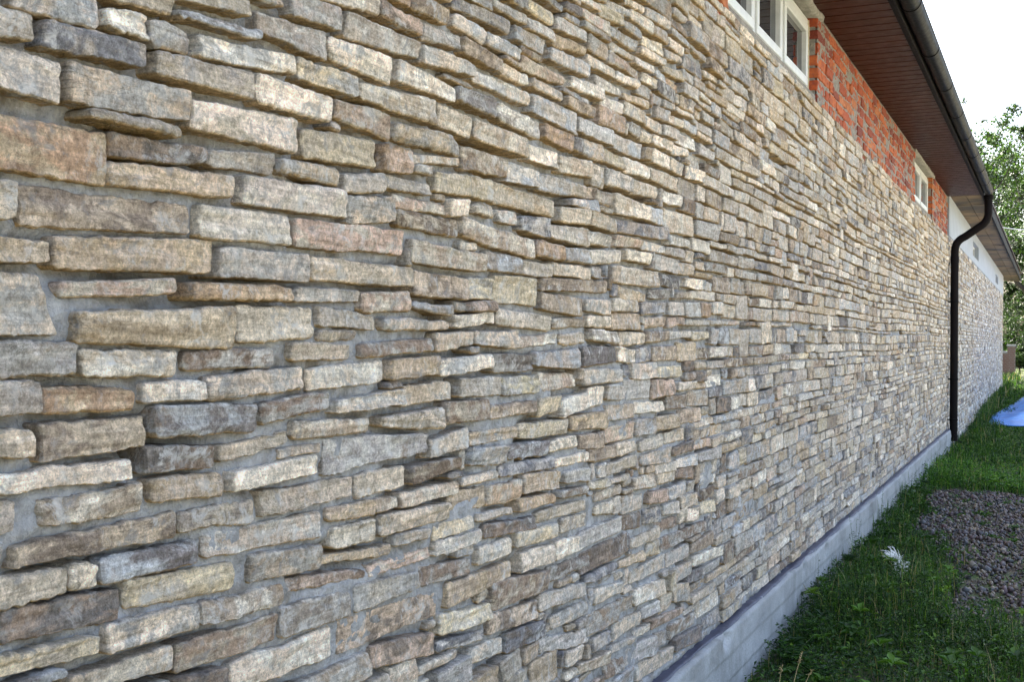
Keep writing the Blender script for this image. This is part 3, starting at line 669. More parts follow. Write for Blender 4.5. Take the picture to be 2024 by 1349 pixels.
print('stones read', n_read, 'all', len(stones))
make_stones(stones, clad, lambda y: (2 if y < .7 else 0) if y < 3.3 else (1 if y < 6.2 else (2 if y < 11 else 3)), 300, 'smaller and farther split stones of the long wall')

# end of the cladding: dressed mortar edge
MB().box((-.3, Y1, .0), (-.01, Y1+.02, ZT)).build('wall_end', M['lintel']); kid(bpy.data.objects['wall_end'])

# brick band ---------------------------------------------------------
BX = -.022
W1 = (4.92, 6.99); W2 = (12.47, 14.40)
WZ0, WZ1 = 2.99, 3.45
ZS = 3.48
bw = MB()
for a, b in ((Y0, W1[0]), (W1[1], W2[0]), (W2[1], Y1)):
    bw.box((-.34, a, 2.86), (BX-.012, b, ZS+.02))
for a, b in (W1, W2):
    bw.box((-.34, a, 2.86), (-.03, b, WZ0-.002))
    bw.box((-.34, a, WZ1+.05), (BX-.012, b, ZS+.02))
bwall = bw.build('brick_wall', M['mortar_brick']); kid(bwall)
bq, bx, bD = [], [], []
course = .0765
z = 2.865; row = 0
while z < ZS-.02:
    zt = min(z+.060, ZS-.004)
    for a, b in ((Y0, W1[0]), (W1[1], W2[0]), (W2[1], Y1)):
        t = a-(.13 if row % 2 else 0)
        head = row % 4 == 1
        while t < b:
            L = .122 if (head or rng.random() < .12) else .25
            s, e_ = max(t, a), min(t+L, b)
            if e_-s > .05:
                j = rng.normal(0, .0035, (4, 2))
                s2, e2 = s+.008, e_-.008
                if s == a and a > 1: s2 = a-.004
                if e_ == b: e2 = b+.004 if b < 16 else b-.002
                bq.append(np.array([[s2, zt], [e2, zt], [e2, z], [s2, z]])+j*np.array([.6 if s > a and e_ < b else .3, 1]))
                bx.append(BX+.006+rng.normal(0, .0035)); bD.append(.1 if (s == a or e_ == b) else .03)
            t += L+.011
    z += course; row += 1
# two reveal courses: the same bricks carry round the jamb through their depth
bq = np.array(bq); bx = np.array(bx); bD = np.array(bD)
NB = len(bq); seeds = rng.random(NB)
bc = np.array([(.36, .068, .018), (.42, .10, .026), (.24, .042, .015), (.43, .14, .045), (.17, .030, .017)])[rng.choice(5, NB, p=[.35, .25, .18, .14, .08])]*(1+rng.normal(0, .08, (NB, 1)))
cy = bq[:, :, 0].mean(1); appb = (bq[:, 1, 0]-bq[:, 0, 0])/np.maximum(cy, 3.5)**3*np.where(cy < 4.0, .01, 1)
sg = np.zeros(NB, bool); sg[np.argsort(-appb)[:300]] = True
sv, sf, scs, off = [], [], [], 0
for Dv in (.1, .03):
    ix = np.where(bD == Dv)[0]
    v, f, bed, low = blocks(bq[ix], bx[ix], Dv, rng.uniform(.004, .009, len(ix)), 7, 2, [0, .5, 1], seeds[ix], .0055, .006)
    K = v.shape[1]
    for k, i in enumerate(ix):
        c4 = np.tile(np.append(bc[i], 1), (K, 1))
        if sg[i]:
            c = v[k].mean(0); o = place('brick', mesh_np('brick', v[k]-c, f, {'Col': c4}, True), M['brick'], bwall, c)
        else:
            sv.append(v[k]); sf.append(f+off); scs.append(c4); off += K
if sv:
    tag(place('bricks', mesh_np('bricks', np.concatenate(sv), np.concatenate(sf), {'Col': np.concatenate(scs)}, True), M['brick'], bwall), 'remaining red bricks of the band', kind='stuff')

js = mortar_sheet('mortar_joints', np.linspace(W1[1]+.012, W2[0]-.012, 420), np.linspace(2.90, ZS-.003, 60), BX+.0015, 0, 31.0, None, .35, 0)
place('mortar_joints', js, M['mortar_brick'], bwall)
place('mortar_joints', mortar_sheet('mortar_joints', np.linspace(W2[1]+.012, Y1, 110), np.linspace(2.90, ZS-.003, 60), BX+.0015, 0, 37.0, None, .35, 0), M['mortar_brick'], bwall)
# windows ------------------------------------------------------------
def window(bounds, z0, z1, x):
    a, b = bounds[0], bounds[-1]
    fr = MB()
    t = .045
    fr.box((x-.06, a, z0), (x, b, z0+t)).box((x-.06, a, z1-t), (x, b, z1))
    fr.box((x-.06, a, z0+t), (x, a+t, z1-t)).box((x-.06, b-t, z0+t), (x, b, z1-t))
    for m in bounds[1:-1]: fr.box((x-.06, m-.03, z0+t), (x, m+.03, z1-t))
    w = fr.build('window', M['pvc'], bevel=.004); kid(w)
    for i in range(len(bounds)-1):
        p0 = bounds[i]+(t if i == 0 else .03)+.002; p1 = bounds[i+1]-(t if i == len(bounds)-2 else .03)-.002
        s = MB(); q = .05; xx = x+.012
        s.box((x-.04, p0, z0+t+.002), (xx, p1, z0+t+q)).box((x-.04, p0, z1-t-q), (xx, p1, z1-t-.002))
        s.box((x-.04, p0, z0+t+q), (xx, p0+q, z1-t-q)).box((x-.04, p1-q, z0+t+q), (xx, p1, z1-t-q))
        s.build('sash', M['pvc'], w, bevel=.004)
        MB().box((x-.022, p0+q-.004, z0+t+q-.004), (x-.016, p1-q+.004, z1-t-q+.004)).build('pane', M['glass'], w)
    # foam line round the frame
    return w
win1 = window([W1[0], 5.60, 6.25, W1[1]-.008], WZ0, WZ1-.002, -.075)
win2 = window([W2[0], 13.5, W2[1]-.008], WZ0, WZ1-.002, -.075)
def rough_box(name, a, b, mat, seed, amp=.006, step=.03):
    """box shell along y with lumpy faces"""
    x0, y0, z0 = a; x1, y1, z1 = b
    prof = []
    def seg(p, q, n):
        for i in range(n): prof.append((p[0]+(q[0]-p[0])*i/n, p[1]+(q[1]-p[1])*i/n))
    nx = max(1, int((x1-x0)/step)); nz = max(1, int((z1-z0)/step))
    seg((x0, z0), (x1, z0), nx); seg((x1, z0), (x1, z1), nz); seg((x1, z1), (x0, z1), nx); seg((x0, z1), (x0, z0), nz)
    pr = np.array(prof); ny = max(2, int((y1-y0)/step)); yy = np.linspace(y0, y1, ny)
    v = np.stack([np.broadcast_to(pr[:, 0][None], (ny, len(pr))), np.broadcast_to(yy[:, None], (ny, len(pr))), np.broadcast_to(pr[:, 1][None], (ny, len(pr)))], -1).copy()
    nn = fbm(v[..., 0]*25+seed, v[..., 1]*25, v[..., 2]*25, 2); n2 = fbm(v[..., 0]*25+seed+50, v[..., 1]*25, v[..., 2]*25, 2)
    v[..., 0] += amp*nn; v[..., 2] += amp*n2
    n = len(pr); idx = np.arange(ny*n).reshape(ny, n); i2 = np.roll(idx, -1, 1)
    f = np.stack([idx[:-1], i2[:-1], i2[1:], idx[1:]], -1).reshape(-1, 4)
    me = mesh_np(name, v.reshape(-1, 3), f, None, False)
    bm_f = [tuple(int(k) for k in idx[0][::-1]), tuple(int(k) for k in idx[-1])]
    # caps
    import bmesh
    bm = bmesh.new(); bm.from_mesh(me); bm.verts.ensure_lookup_table()
    for t in bm_f:
        try: bm.faces.new([bm.verts[k] for k in t])
        except ValueError: pass
    bm.to_mesh(me); bm.free()
    return place(name, me, mat)
for (a, b), sdd in ((W1, 1.0), (W2, 2.0)):
    kid(rough_box('lintel', (-.2, a-.12, WZ1+.002), (BX+.024, b+.1, WZ1+.035), M['lintel'], sdd))
    kid(rough_box('foam_joint', (-.09, b-.012, WZ0), (-.066, b+.003, WZ1-.01), M['foam'], sdd+7, .003, .02))
    kid(rough_box('mortar_sill', (-.2, a+.004, WZ0-.09), (-.028, b-.004, WZ0-.03), M['lintel'], sdd+3, .005))
# mortar cap where stones meet brick
kid(rough_box('mortar_cap', (-.05, Y0, ZT-.02), (-.016, Y1, ZT-.002), M['mortar'], 8.0, .006, .03))

# soffit -------------------------------------------------------------
PITCHB = .151; SXO = .415
sof = MB().box((-.02, Y0-.5, ZS+.022), (SXO, Y1+.02, ZS+.03)).build('soffit', M['soffit']); kid(sof)
pb = MB()
wv = PITCHB
prof = [(0, ZS), (wv-.016, ZS), (wv-.014, ZS+.011), (wv-.002, ZS+.011), (wv, ZS)]
for i in range(len(prof)-1):
    (u0, za), (u1, zb) = prof[i], prof[i+1]; k = len(pb.v)
    pb.v += [(BX+.004, u0, za), (SXO, u0, za), (SXO, u1, zb), (BX+.004, u1, zb)]; pb.f.append((k, k+3, k+2, k+1))
k = len(pb.v); pb.v += [(SXO, 0, ZS), (SXO, wv, ZS), (SXO, wv, ZS+.02), (SXO, 0, ZS+.02)]; pb.f.append((k, k+1, k+2, k+3))
sb0 = pb.build('soffit_board', M['soffit'], sof)
nb = int((Y1-2.0)/PITCHB)
for i in range(nb+1):
    o = sb0 if i == 0 else sb0.copy()
    if i: COL.objects.link(o); o.parent = sof
    o.location = (0, Y1-(i+1)*PITCHB+.01, 0)
# fascia and gutter
fp = [(SXO, ZS-.012), (SXO+.02, ZS-.012), (SXO+.02, ZS+.16), (SXO, ZS+.16)]
kid(MB().extrude(fp, Y0-.5, Y1+.03).build('fascia', M['brown_metal'], bevel=.002))
kid(MB().extrude([(SXO-.018, ZS-.006), (SXO-.001, ZS-.006), (SXO-.001, ZS+.01), (SXO-.018, ZS+.01)], Y0-.5, Y1+.03).build('edge_trim', M['brown_metal']))
GC = (.494, ZS+.045); GR = .058
def arc(r0, a0=180, a1=360, n=18): return [(GC[0]+r0*math.cos(math.radians(a0+(a1-a0)*i/n)), GC[1]+r0*math.sin(math.radians(a0+(a1-a0)*i/n))) for i in range(n+1)]
gp = arc(GR)+[(GC[0]+GR+.006, GC[1]+.006), (GC[0]+GR-.002, GC[1]+.01)]+arc(GR-.003)[::-1]
gut = MB().extrude(gp, Y0-.5, Y1+.1).build('gutter', M['black_metal'], smooth=True); kid(gut)
em = gut.modifiers.new('edge', 'EDGE_SPLIT'); em.split_angle = math.radians(35)
cap = MB(); cp = arc(GR); cap.v = [(x, Y1+.1, zz) for x, zz in cp]+[(x, Y1+.105, zz) for x, zz in cp]; n_ = len(cp)
cap.f = [tuple(range(n_)), tuple(n_+i for i in reversed(range(n_)))]+[(i, i+n_, i+1+n_, i+1) for i in range(n_-1)]
cap.build('end_cap', M['black_metal'], gut)
jp = arc(GR+.004)+arc(GR+.0005)[::-1]
ringy = [7.16+1.196*i for i in range(-5, 8)]
for y in ringy:
    MB().extrude(jp, y-.035, y+.035).build('gutter_joint', M['black_metal'], gut, smooth=False)
# roof
rf = MB().extrude([(SXO+.03, ZS+.16), (SXO+.06, ZS+.175), (-4.2, ZS+1.75), (-8.6, ZS+.17), (-8.6, ZS+.12), (-4.2, ZS+1.69)], -9, Y1+.05).build('roof', M['roof']); kid(rf)
kid(MB().box((-8, -9, 0), (-.36, Y1, ZS+.1)).box((-8, Y1-.01, 0), (-.3, Y1+.015, ZS+.1)).box((-.36, -9, 0), (-.02, Y0, ZS)).build('wall', M['mortar']))

# downpipe -----------------------------------------------------------
PY = Y1-.02+.15; PR = .052
py = 16.66; pxw = .075
pts = [(GC[0], py, GC[1]-.05), (GC[0], py, ZS-.13)]
def bend(p0, p1, p2, n=7):
    return [tuple((1-t)**2*np.array(p0)+2*t*(1-t)*np.array(p1)+t*t*np.array(p2)) for t in np.linspace(0, 1, n)]
pts = [(GC[0], py, GC[1]-.06), (GC[0], py, ZS-.20)]+bend((GC[0], py, ZS-.24), (GC[0]-.005, py, ZS-.37), (GC[0]-.12, py, ZS-.43))+bend((pxw+.13, py, ZS-.55), (pxw+.005, py, ZS-.60), (pxw, py, ZS-.74))+[(pxw, py, 1.5), (pxw, py, .16)]
dp = MB().tube(pts, PR, 20).build('downpipe', M['brown_metal'], smooth=True); kid(dp)
e_ = dp.modifiers.new('edge', 'EDGE_SPLIT'); e_.split_angle = math.radians(50)
for z in (2.05, 1.0, .45):
    MB().tube([(pxw, py, z-.012), (pxw, py, z+.012)], PR+.006, 20).box((-.02, py-.01, z-.008), (pxw-PR-.004, py+.01, z+.008)).build('pipe_clamp', M['black_metal'], dp)
for z in (2.62, .2):
    MB().tube([(pxw, py, z-.04), (pxw, py, z+.04)], PR+.004, 20).build('pipe_socket', M['brown_metal'], dp)
MB().tube([(GC[0], py, GC[1]-GR-.05), (GC[0], py, GC[1]-GR+.01)], [PR+.006, PR+.02], 20).build('outlet', M['black_metal'], dp)

# foundation ---------------------------------------------------------
PX = .048
yy = [Y0]
while yy[-1] < Y1-.01: yy.append(yy[-1]+.02*max(1, yy[-1]/5))
yy = np.array(yy); zz = np.linspace(-.15, .312, 47)
Yg, Zg = np.meshgrid(yy, zz)
board = np.floor((Zg+.02)/.115)
X = PX+.006*_h(board.astype(int), (board*0).astype(int), (board*0).astype(int))+.0022*fbm(1.37, Yg*5, Zg*9, 3)
edge = np.abs(((Zg+.02)/.115) % 1-.0); X = X-.0018*np.exp(-(np.minimum(edge, 1-edge)/.05)**2)
chip = np.clip(vnoise(4.4, Yg*9, Zg*14)*1.2-.35, 0, 1)*np.clip((Zg-.2)/.1, 0, 1); X -= chip*.045
top = np.clip((Zg-.305)/.01, 0, 1); X -= top*.004
ny_ = len(yy)
v = np.stack([X, Yg, Zg], -1)
tops = v[-1].copy(); rowt = []
for k, xx in enumerate((.03, .01, -.06)):
    t = tops.copy(); t[:, 0] = np.minimum(xx, tops[:, 0]-.003*(k+1)); t[:, 2] = .315+.004*fbm(2.0, yy*9, k*1.0, 2); rowt.append(t)
v = np.concatenate([v, np.array(rowt)], 0); nz_ = v.shape[0]
idx = np.arange(nz_*ny_).reshape(nz_, ny_)
f = np.stack([idx[:-1, :-1], idx[:-1, 1:], idx[1:, 1:], idx[1:, :-1]], -1).reshape(-1, 4)
fnd = place('foundation', mesh_np('foundation', v.reshape(-1, 3), f, None, True), M['concrete']); kid(fnd)
# felt strip on the ledge
Yf = yy; cols_ = []
xs = np.array([-.03, 0.0, .018, .033, .036])
V = []
for k, x in enumerate(xs):
    xo = x+(.009*fbm(6.0, Yf*4, k*0.+1, 3) if k >= 3 else 0)
    zo = .3215+.0025*fbm(7.0, Yf*10, k*1.0, 2)-(.006 if k == 4 else 0)
    V.append(np.stack([np.full_like(Yf, 0)+xo, Yf, zo], -1))
V = np.array(V); idx = np.arange(V.shape[0]*ny_).reshape(V.shape[0], ny_)
f = np.stack([idx[:-1, :-1], idx[1:, :-1], idx[1:, 1:], idx[:-1, 1:]], -1).reshape(-1, 4)
kid(place('damp_proof_strip', mesh_np('damp_proof_strip', V.reshape(-1, 3), f, None, True), M['bitumen']))
# mortar fillet above the strip
kid(rough_box('mortar_fillet', (-.05, Y0, .318), (-.006, Y1, .352), M['mortar'], 21.0, .007, .02))

# ================================================================== THE RENDERED BUILDING
b2 = empty('rendered_building', (0, 26, 0))
tag(b2, 'farther building with white upper wall above stone facing and brown boarded eaves', 'building')
INV2 = Matrix.Translation((0, -26, 0))
def kid2(o):
    o.parent = b2; o.matrix_parent_inverse = INV2; return o
YB0, YB1 = Y1+.03, 36.7
def slope2(y): return -.0042*(y-YB0)
B2T = 2.95
c2m = MB()
def quadwall(mb, x0, x1, y0, y1, z0a, z1a, z0b, z1b):
    i = len(mb.v)
    mb.v += [(x0, y0, z0a), (x1, y0, z0a), (x1, y1, z0b), (x0, y1, z0b), (x0, y0, z1a), (x1, y0, z1a), (x1, y1, z1b), (x0, y1, z1b)]
    mb.f += [(i, i+3, i+2, i+1), (i+4, i+5, i+6, i+7), (i, i+1, i+5, i+4), (i+1, i+2, i+6, i+5), (i+2, i+3, i+7, i+6), (i+3, i, i+4, i+7)]
quadwall(c2m, -.3, -.022, YB0, YB1, 0, B2T, 0, B2T+slope2(YB1))
clad2 = c2m.build('stone_cladding', M['mortar']); kid2(clad2)
occ2 = Occ(YB0, YB1, .02, B2T+.02)
st2 = fill_stones(occ2, YB0+.02, YB1, .05, B2T, None, .2)
for s in st2:
    s['q'][:, 1] += slope2(s['q'][:, 0])*(s['q'][:, 1]/B2T)
TINT = np.array([.97, 1.0, 1.09])  # bluish light off the tarpaulin, put into these stones' colour
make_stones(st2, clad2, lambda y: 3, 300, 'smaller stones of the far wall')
B2Z = 3.50
# upper wall with window openings
w2s = [(21.95, 23.75, 3.04, 3.30), (31.3, 32.9, 2.99, 3.20)]
uw = MB(); prev = YB0
for (a, b, z0, z1) in w2s+[(YB1, YB1, 0, 0)]:
    quadwall(uw, -.3, .004, prev, a, B2T+slope2(prev)+.002, B2Z+slope2(prev), B2T+slope2(a)+.002, B2Z+slope2(a))
    if b > a:
        quadwall(uw, -.3, .004, a, b, B2T+slope2(a)+.002, z0, B2T+slope2(b)+.002, z0)
        quadwall(uw, -.3, .004, a, b, z1, B2Z+slope2(a), z1, B2Z+slope2(b))
    prev = b
kid2(uw.build('upper_wall', M['render']))
for (a, b, z0, z1) in w2s:
    fr = MB(); x = -.07; t = .035
    fr.box((x-.05, a, z0), (x, b, z0+t)).box((x-.05, a, z1-t), (x, b, z1)).box((x-.05, a, z0+t), (x, a+t, z1-t)).box((x-.05, b-t, z0+t), (x, b, z1-t)).box((x-.05, (a+b)/2-.03, z0+t), (x, (a+b)/2+.03, z1-t))
    wn = fr.build('window', M['pvc']); kid2(wn)
    MB().box((x-.03, a+t-.003, z0+t-.003), (x-.025, (a+b)/2-.028, z1-t+.003)).build('pane', M['glass'], wn)
    MB().box((x-.03, (a+b)/2+.028, z0+t-.003), (x-.025, b-t+.003, z1-t+.003)).build('pane', M['glass'], wn)
# eaves boards
E0, E1 = YB0, 39.6
ev = MB(); quadwall(ev, -.3, .40, E0, E1, B2Z+.03, B2Z+.05, B2Z+.03+slope2(E1), B2Z+.05+slope2(E1))
eave = ev.build('eaves', M['panel']); kid2(eave)
y = E0+.002
while y < E1-.3:
    L = 1.25
    y2 = min(y+L-.012, E1)
    p_ = MB(); dz = rng.normal(0, .003)
    for xa, xb in ((.0065, .198), (.206, .40)):
        p_ = MB(); dz = rng.normal(0, .003)
        quadwall(p_, xa, xb, y, y2, B2Z+slope2(y)+dz, B2Z+.026+slope2(y), B2Z+slope2(y2)+dz, B2Z+.026+slope2(y2))
        p_.build('soffit_panel', M['panel'], eave)
    y += L
fz = MB(); quadwall(fz, .402, .425, E0, E1, B2Z-.02, B2Z+.13, B2Z-.02+slope2(E1), B2Z+.13+slope2(E1)); kid2(fz.build('fascia', M['brown_metal']))
r2 = MB(); r2.extrude([(.44, B2Z+.13), (.44, B2Z+.15), (-4.2, B2Z+1.7), (-8.6, B2Z+.1), (-8.6, B2Z+.07), (-4.2, B2Z+1.64)], E0+.06, E1); 
kid2(r2.build('roof', M['roof']))
kid2(MB().box((-8, YB0, 0), (-.31, YB1-.01, B2Z-.1)).build('wall', M['render']))

# ================================================================== GROUND
gn = 60
g_ = MB(); gx = np.concatenate([[-300, -40], np.linspace(-8, 12, 41), [20, 60, 300]]); gy = np.concatenate([[-200, -20], np.linspace(-4, 64, 120), [90, 200, 600]])
GX, GY = np.meshgrid(gx, gy)
def gh(x, y):
    return .03*np.sin(y*.7+x*1.3)*np.clip((x-.1)/1, 0, 1)*np.clip(1-x/8, 0, 1)+.015*np.sin(y*2.1+x*3)*np.clip(x, 0, 1)*np.clip(1-x/8, 0, 1)
v = np.stack([GX, GY, gh(GX, GY)], -1).reshape(-1, 3); idx = np.arange(GX.size).reshape(GX.shape)
f = np.stack([idx[:-1, :-1], idx[:-1, 1:], idx[1:, 1:], idx[1:, :-1]], -1).reshape(-1, 4)
tag(place('ground', mesh_np('ground', v, f, None, True), M['ground']), kind='structure')

# gravel -------------------------------------------------------------
def in_gravel(x, y):
    c = (vnoise(1.5, x*1.4, y*1.1)*.22)
    left = np.interp(y, [6.2, 7.0, 8.5, 9.3, 11.0, 12.2, 13.0], [1.3, .80, .44, .26, .14, .22, 1.4])
    return (x > left+c) & (x < 3.2) & (y > 6.2) & (y < 12.4+c*2)
def ico():
    t = (1+5**.5)/2
    v = np.array([(-1,t,0),(1,t,0),(-1,-t,0),(1,-t,0),(0,-1,t),(0,1,t),(0,-1,-t),(0,1,-t),(t,0,-1),(t,0,1),(-t,0,-1),(-t,0,1)], float); v /= np.linalg.norm(v[0])
    f = np.array([(0,11,5),(0,5,1),(0,1,7),(0,7,10),(0,10,11),(1,5,9),(5,11,4),(11,10,2),(10,7,6),(7,1,8),(3,9,4),(3,4,2),(3,2,6),(3,6,8),(3,8,9),(4,9,5),(2,4,11),(6,2,10),(8,6,7),(9,8,1)])
    return v, f
iv, if_ = ico()
def rotm(n):
    q = rng.normal(size=(n, 4)); q /= np.linalg.norm(q, axis=1)[:, None]; a, b, c, d = q.T
    return np.stack([np.stack([a*a+b*b-c*c-d*d, 2*(b*c-a*d), 2*(b*d+a*c)], -1), np.stack([2*(b*c+a*d), a*a-b*b+c*c-d*d, 2*(c*d-a*b)], -1), np.stack([2*(b*d-a*c), 2*(c*d+a*b), a*a-b*b-c*c+d*d], -1)], 1)
n = 17500
px = rng.uniform(.1, 2.4, n); py_ = rng.uniform(6.1, 13, n); ok = in_gravel(px, py_) | (rng.random(n) < .02); px, py_ = px[ok], py_[ok]; n = len(px)
sz = rng.lognormal(math.log(.0088), .45, n); V = iv[None]*np.stack([sz*1.25, sz, sz*.72], -1)[:, None]
V = np.einsum('nij,nkj->nki', rotm(n), V)+np.stack([px, py_, gh(px, py_)+.008+rng.random(n)*.012], -1)[:, None]
pc = np.array([(.040, .022, .010), (.055, .032, .015), (.078, .050, .027), (.020, .012, .007), (.15, .115, .075), (.050, .022, .009)])[rng.integers(0, 6, n)]*(1+rng.normal(0, .15, (n, 1)))
C = np.concatenate([np.clip(pc, .03, .7), np.ones((n, 1))], 1)
tag(place('gravel', mesh_np('gravel', V.reshape(-1, 3), (if_[None]+12*np.arange(n)[:, None, None]).reshape(-1, 3), {'Col': np.repeat(C[:, None], 12, 1).reshape(-1, 4)}, True), M['pebble']), 'patch of reddish grey pebbles among the weeds', kind='stuff')

# weeds and grass ----------------------------------------------------
def weed_h(x, y):
    h = .11+.07*vnoise(3.1, x*2.2, y*1.4)+.06*vnoise(8.3, x*5, y*4)+.03*vnoise(9.3, x*13, y*11)
    near = np.exp(-((y-6.2)/1.3)**2)*.06
    h = h+near*(x < 1.6)+.07*np.exp(-((x-.05)/.13)**2)*(.5+.5*vnoise(21.0, x*0, y*3))*np.clip((y-7.5)/2, 0, 1)-.07*np.exp(-((x-.05)/.16)**2)*np.clip((8-y)/2, 0, 1)
    edge_in = in_gravel(x-.16*vnoise(12.0, x*7, y*6), y+.5*vnoise(14.0, x*5, y*5))
    h = np.where(edge_in, np.where(vnoise(17.0, x*9, y*7) > .62, .035, -.05), h)
    # thin out in front of the tarpaulin and at the foot of the pipe
    bare = (y > 17.2) & (y < 21.5) & (x > .55)
    h = np.where(bare, .035, h)
    h = np.where((y > 13) & (y < 17), h*.8, h)
    h = np.where(y > 21.5, np.where(x < .22, .24, .04), h)
    return h
def leaves(pos, size, aspect, up, cols, fold=.25, rot=None):
    """folded leaf of two quads (6 verts) at pos pointing along random direction"""
    n = len(pos); az = rng.uniform(0, 2*np.pi, n) if rot is None else rot
    el = up
    d = np.stack([np.cos(az)*np.cos(el), np.sin(az)*np.cos(el), np.sin(el)], -1)
    s = np.stack([-np.sin(az), np.cos(az), np.zeros(n)], -1); nn = np.cross(s, d)
    nn = nn*np.sign(nn[:, 2:3]+1e-9)
    L = size[:, None]; W = (size*aspect)[:, None]
    p0 = pos; p1 = pos+d*L*.5-nn*L*.0; p2 = pos+d*L-nn*L*.22*0-np.array([0, 0, 1])*L*.18
    a = pos+d*L*.48+s*W*.5+nn*W*fold; b = pos+d*L*.48-s*W*.5+nn*W*fold
    V = np.stack([p0, a, p2, b], 1)
    f = (np.array([[0, 1, 2], [0, 2, 3]])[None]+4*np.arange(n)[:, None, None]).reshape(-1, 3)
    return V.reshape(-1, 3), f, np.repeat(np.concatenate([cols, np.ones((n, 1))], 1)[:, None], 4, 1).reshape(-1, 4)
def join(parts):
    vs_, fs_, cs_, o = [], [], [], 0
    for v, f, c in parts: vs_.append(v); fs_.append(f+o); cs_.append(c); o += len(v)
    return np.concatenate(vs_), np.concatenate(fs_), np.concatenate(cs_)
GREENS = np.array([(.022, .062, .009), (.042, .10, .011), (.075, .16, .016), (.014, .036, .009), (.13, .22, .024), (.034, .076, .018)])
def gcol(n, y=None):
    c = .82*GREENS[rng.choice(6, n, p=[.25, .25, .17, .18, .05, .1])]*(1+rng.normal(0, .15, (n, 1))); return np.clip(c, .008, .3)
def scatter(x0, x1, y0, y1, dens, s0, kind='leaf'):
    n = int((x1-x0)*(y1-y0)*dens); x = rng.uniform(x0, x1, n); y = rng.uniform(y0, y1, n)
    h = weed_h(x, y); thin = vnoise(6.6, x*1.7, y*1.3)
    ok = (h > .0) & (rng.random(n) < .62+.6*thin+.2); x, y, h = x[ok], y[ok], h[ok]; n = len(x)
    if kind == 'leaf':
        z = gh(x, y)+h*rng.random(n)**.55
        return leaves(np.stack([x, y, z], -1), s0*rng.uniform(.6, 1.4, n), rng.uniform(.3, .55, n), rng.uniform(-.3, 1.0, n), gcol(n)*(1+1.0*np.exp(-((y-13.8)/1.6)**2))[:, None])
    # blade: tapered bent strip of 3 segments
    L = (h*rng.uniform(.8, 1.7, n)); az = rng.uniform(0, 6.283, n); lean = rng.uniform(.05, .55, n)
    w = s0*rng.uniform(.6, 1.3, n); dx, dy = np.cos(az), np.sin(az); sx, sy = -dy, dx
    V = []
    for t, ww in ((0, 1), (.4, .85), (.75, .5), (1, .04)):
        cx = x+dx*L*lean*t*t; cy_ = y+dy*L*lean*t*t; cz_ = gh(x, y)+L*(t-.3*lean*t*t)
        V.append(np.stack([cx-sx*w*ww*.5, cy_-sy*w*ww*.5, cz_], -1)); V.append(np.stack([cx+sx*w*ww*.5, cy_+sy*w*ww*.5, cz_], -1))
    V = np.stack(V, 1)
    f0 = np.array([[0, 1, 3], [0, 3, 2], [2, 3, 5], [2, 5, 4], [4, 5, 7], [4, 7, 6]])
    f = (f0[None]+8*np.arange(n)[:, None, None]).reshape(-1, 3)
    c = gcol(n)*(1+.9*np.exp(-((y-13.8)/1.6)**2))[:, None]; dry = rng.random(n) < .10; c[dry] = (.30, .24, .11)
    return V.reshape(-1, 3), f, np.repeat(np.concatenate([c, np.ones((n, 1))], 1)[:, None], 8, 1).reshape(-1, 4)
def broad(n, x0, x1, y0, y1):
    cx, cyy = rng.uniform(x0, x1, n), rng.uniform(y0, y1, n); ok = weed_h(cx, cyy) > .02; cx, cyy = cx[ok], cyy[ok]; n = len(cx)
    k = 7; rx = np.repeat(cx, k); ry = np.repeat(cyy, k); sz_ = np.repeat(rng.uniform(.035, .075, n), k)
    z = gh(rx, ry)+np.repeat(weed_h(cx, cyy)*rng.uniform(.5, 1.05, n), k)
    c = np.repeat(gcol(n), k, 0)*1.15
    return leaves(np.stack([rx, ry, z], -1), sz_*rng.uniform(.7, 1.2, n*k), np.full(n*k, .5), rng.uniform(.1, .8, n*k), c, rot=np.tile(np.arange(k)*2*np.pi/k, n)+np.repeat(rng.uniform(0, 6, n), k))
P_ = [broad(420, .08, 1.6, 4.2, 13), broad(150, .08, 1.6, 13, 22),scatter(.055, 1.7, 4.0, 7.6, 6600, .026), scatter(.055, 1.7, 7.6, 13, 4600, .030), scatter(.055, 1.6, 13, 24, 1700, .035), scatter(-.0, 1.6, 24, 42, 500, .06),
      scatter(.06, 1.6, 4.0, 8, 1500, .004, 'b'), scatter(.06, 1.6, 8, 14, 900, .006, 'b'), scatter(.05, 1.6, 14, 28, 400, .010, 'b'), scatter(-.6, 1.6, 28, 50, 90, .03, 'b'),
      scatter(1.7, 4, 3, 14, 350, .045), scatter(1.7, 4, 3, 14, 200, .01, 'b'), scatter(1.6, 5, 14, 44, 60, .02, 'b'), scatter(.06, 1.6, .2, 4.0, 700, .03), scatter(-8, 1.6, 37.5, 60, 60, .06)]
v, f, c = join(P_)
tag(place('grass', mesh_np('grass', v, f, {'Col': c}), M['leaf']), 'rank green grass and small leafed weeds along the foot of the wall', kind='stuff')

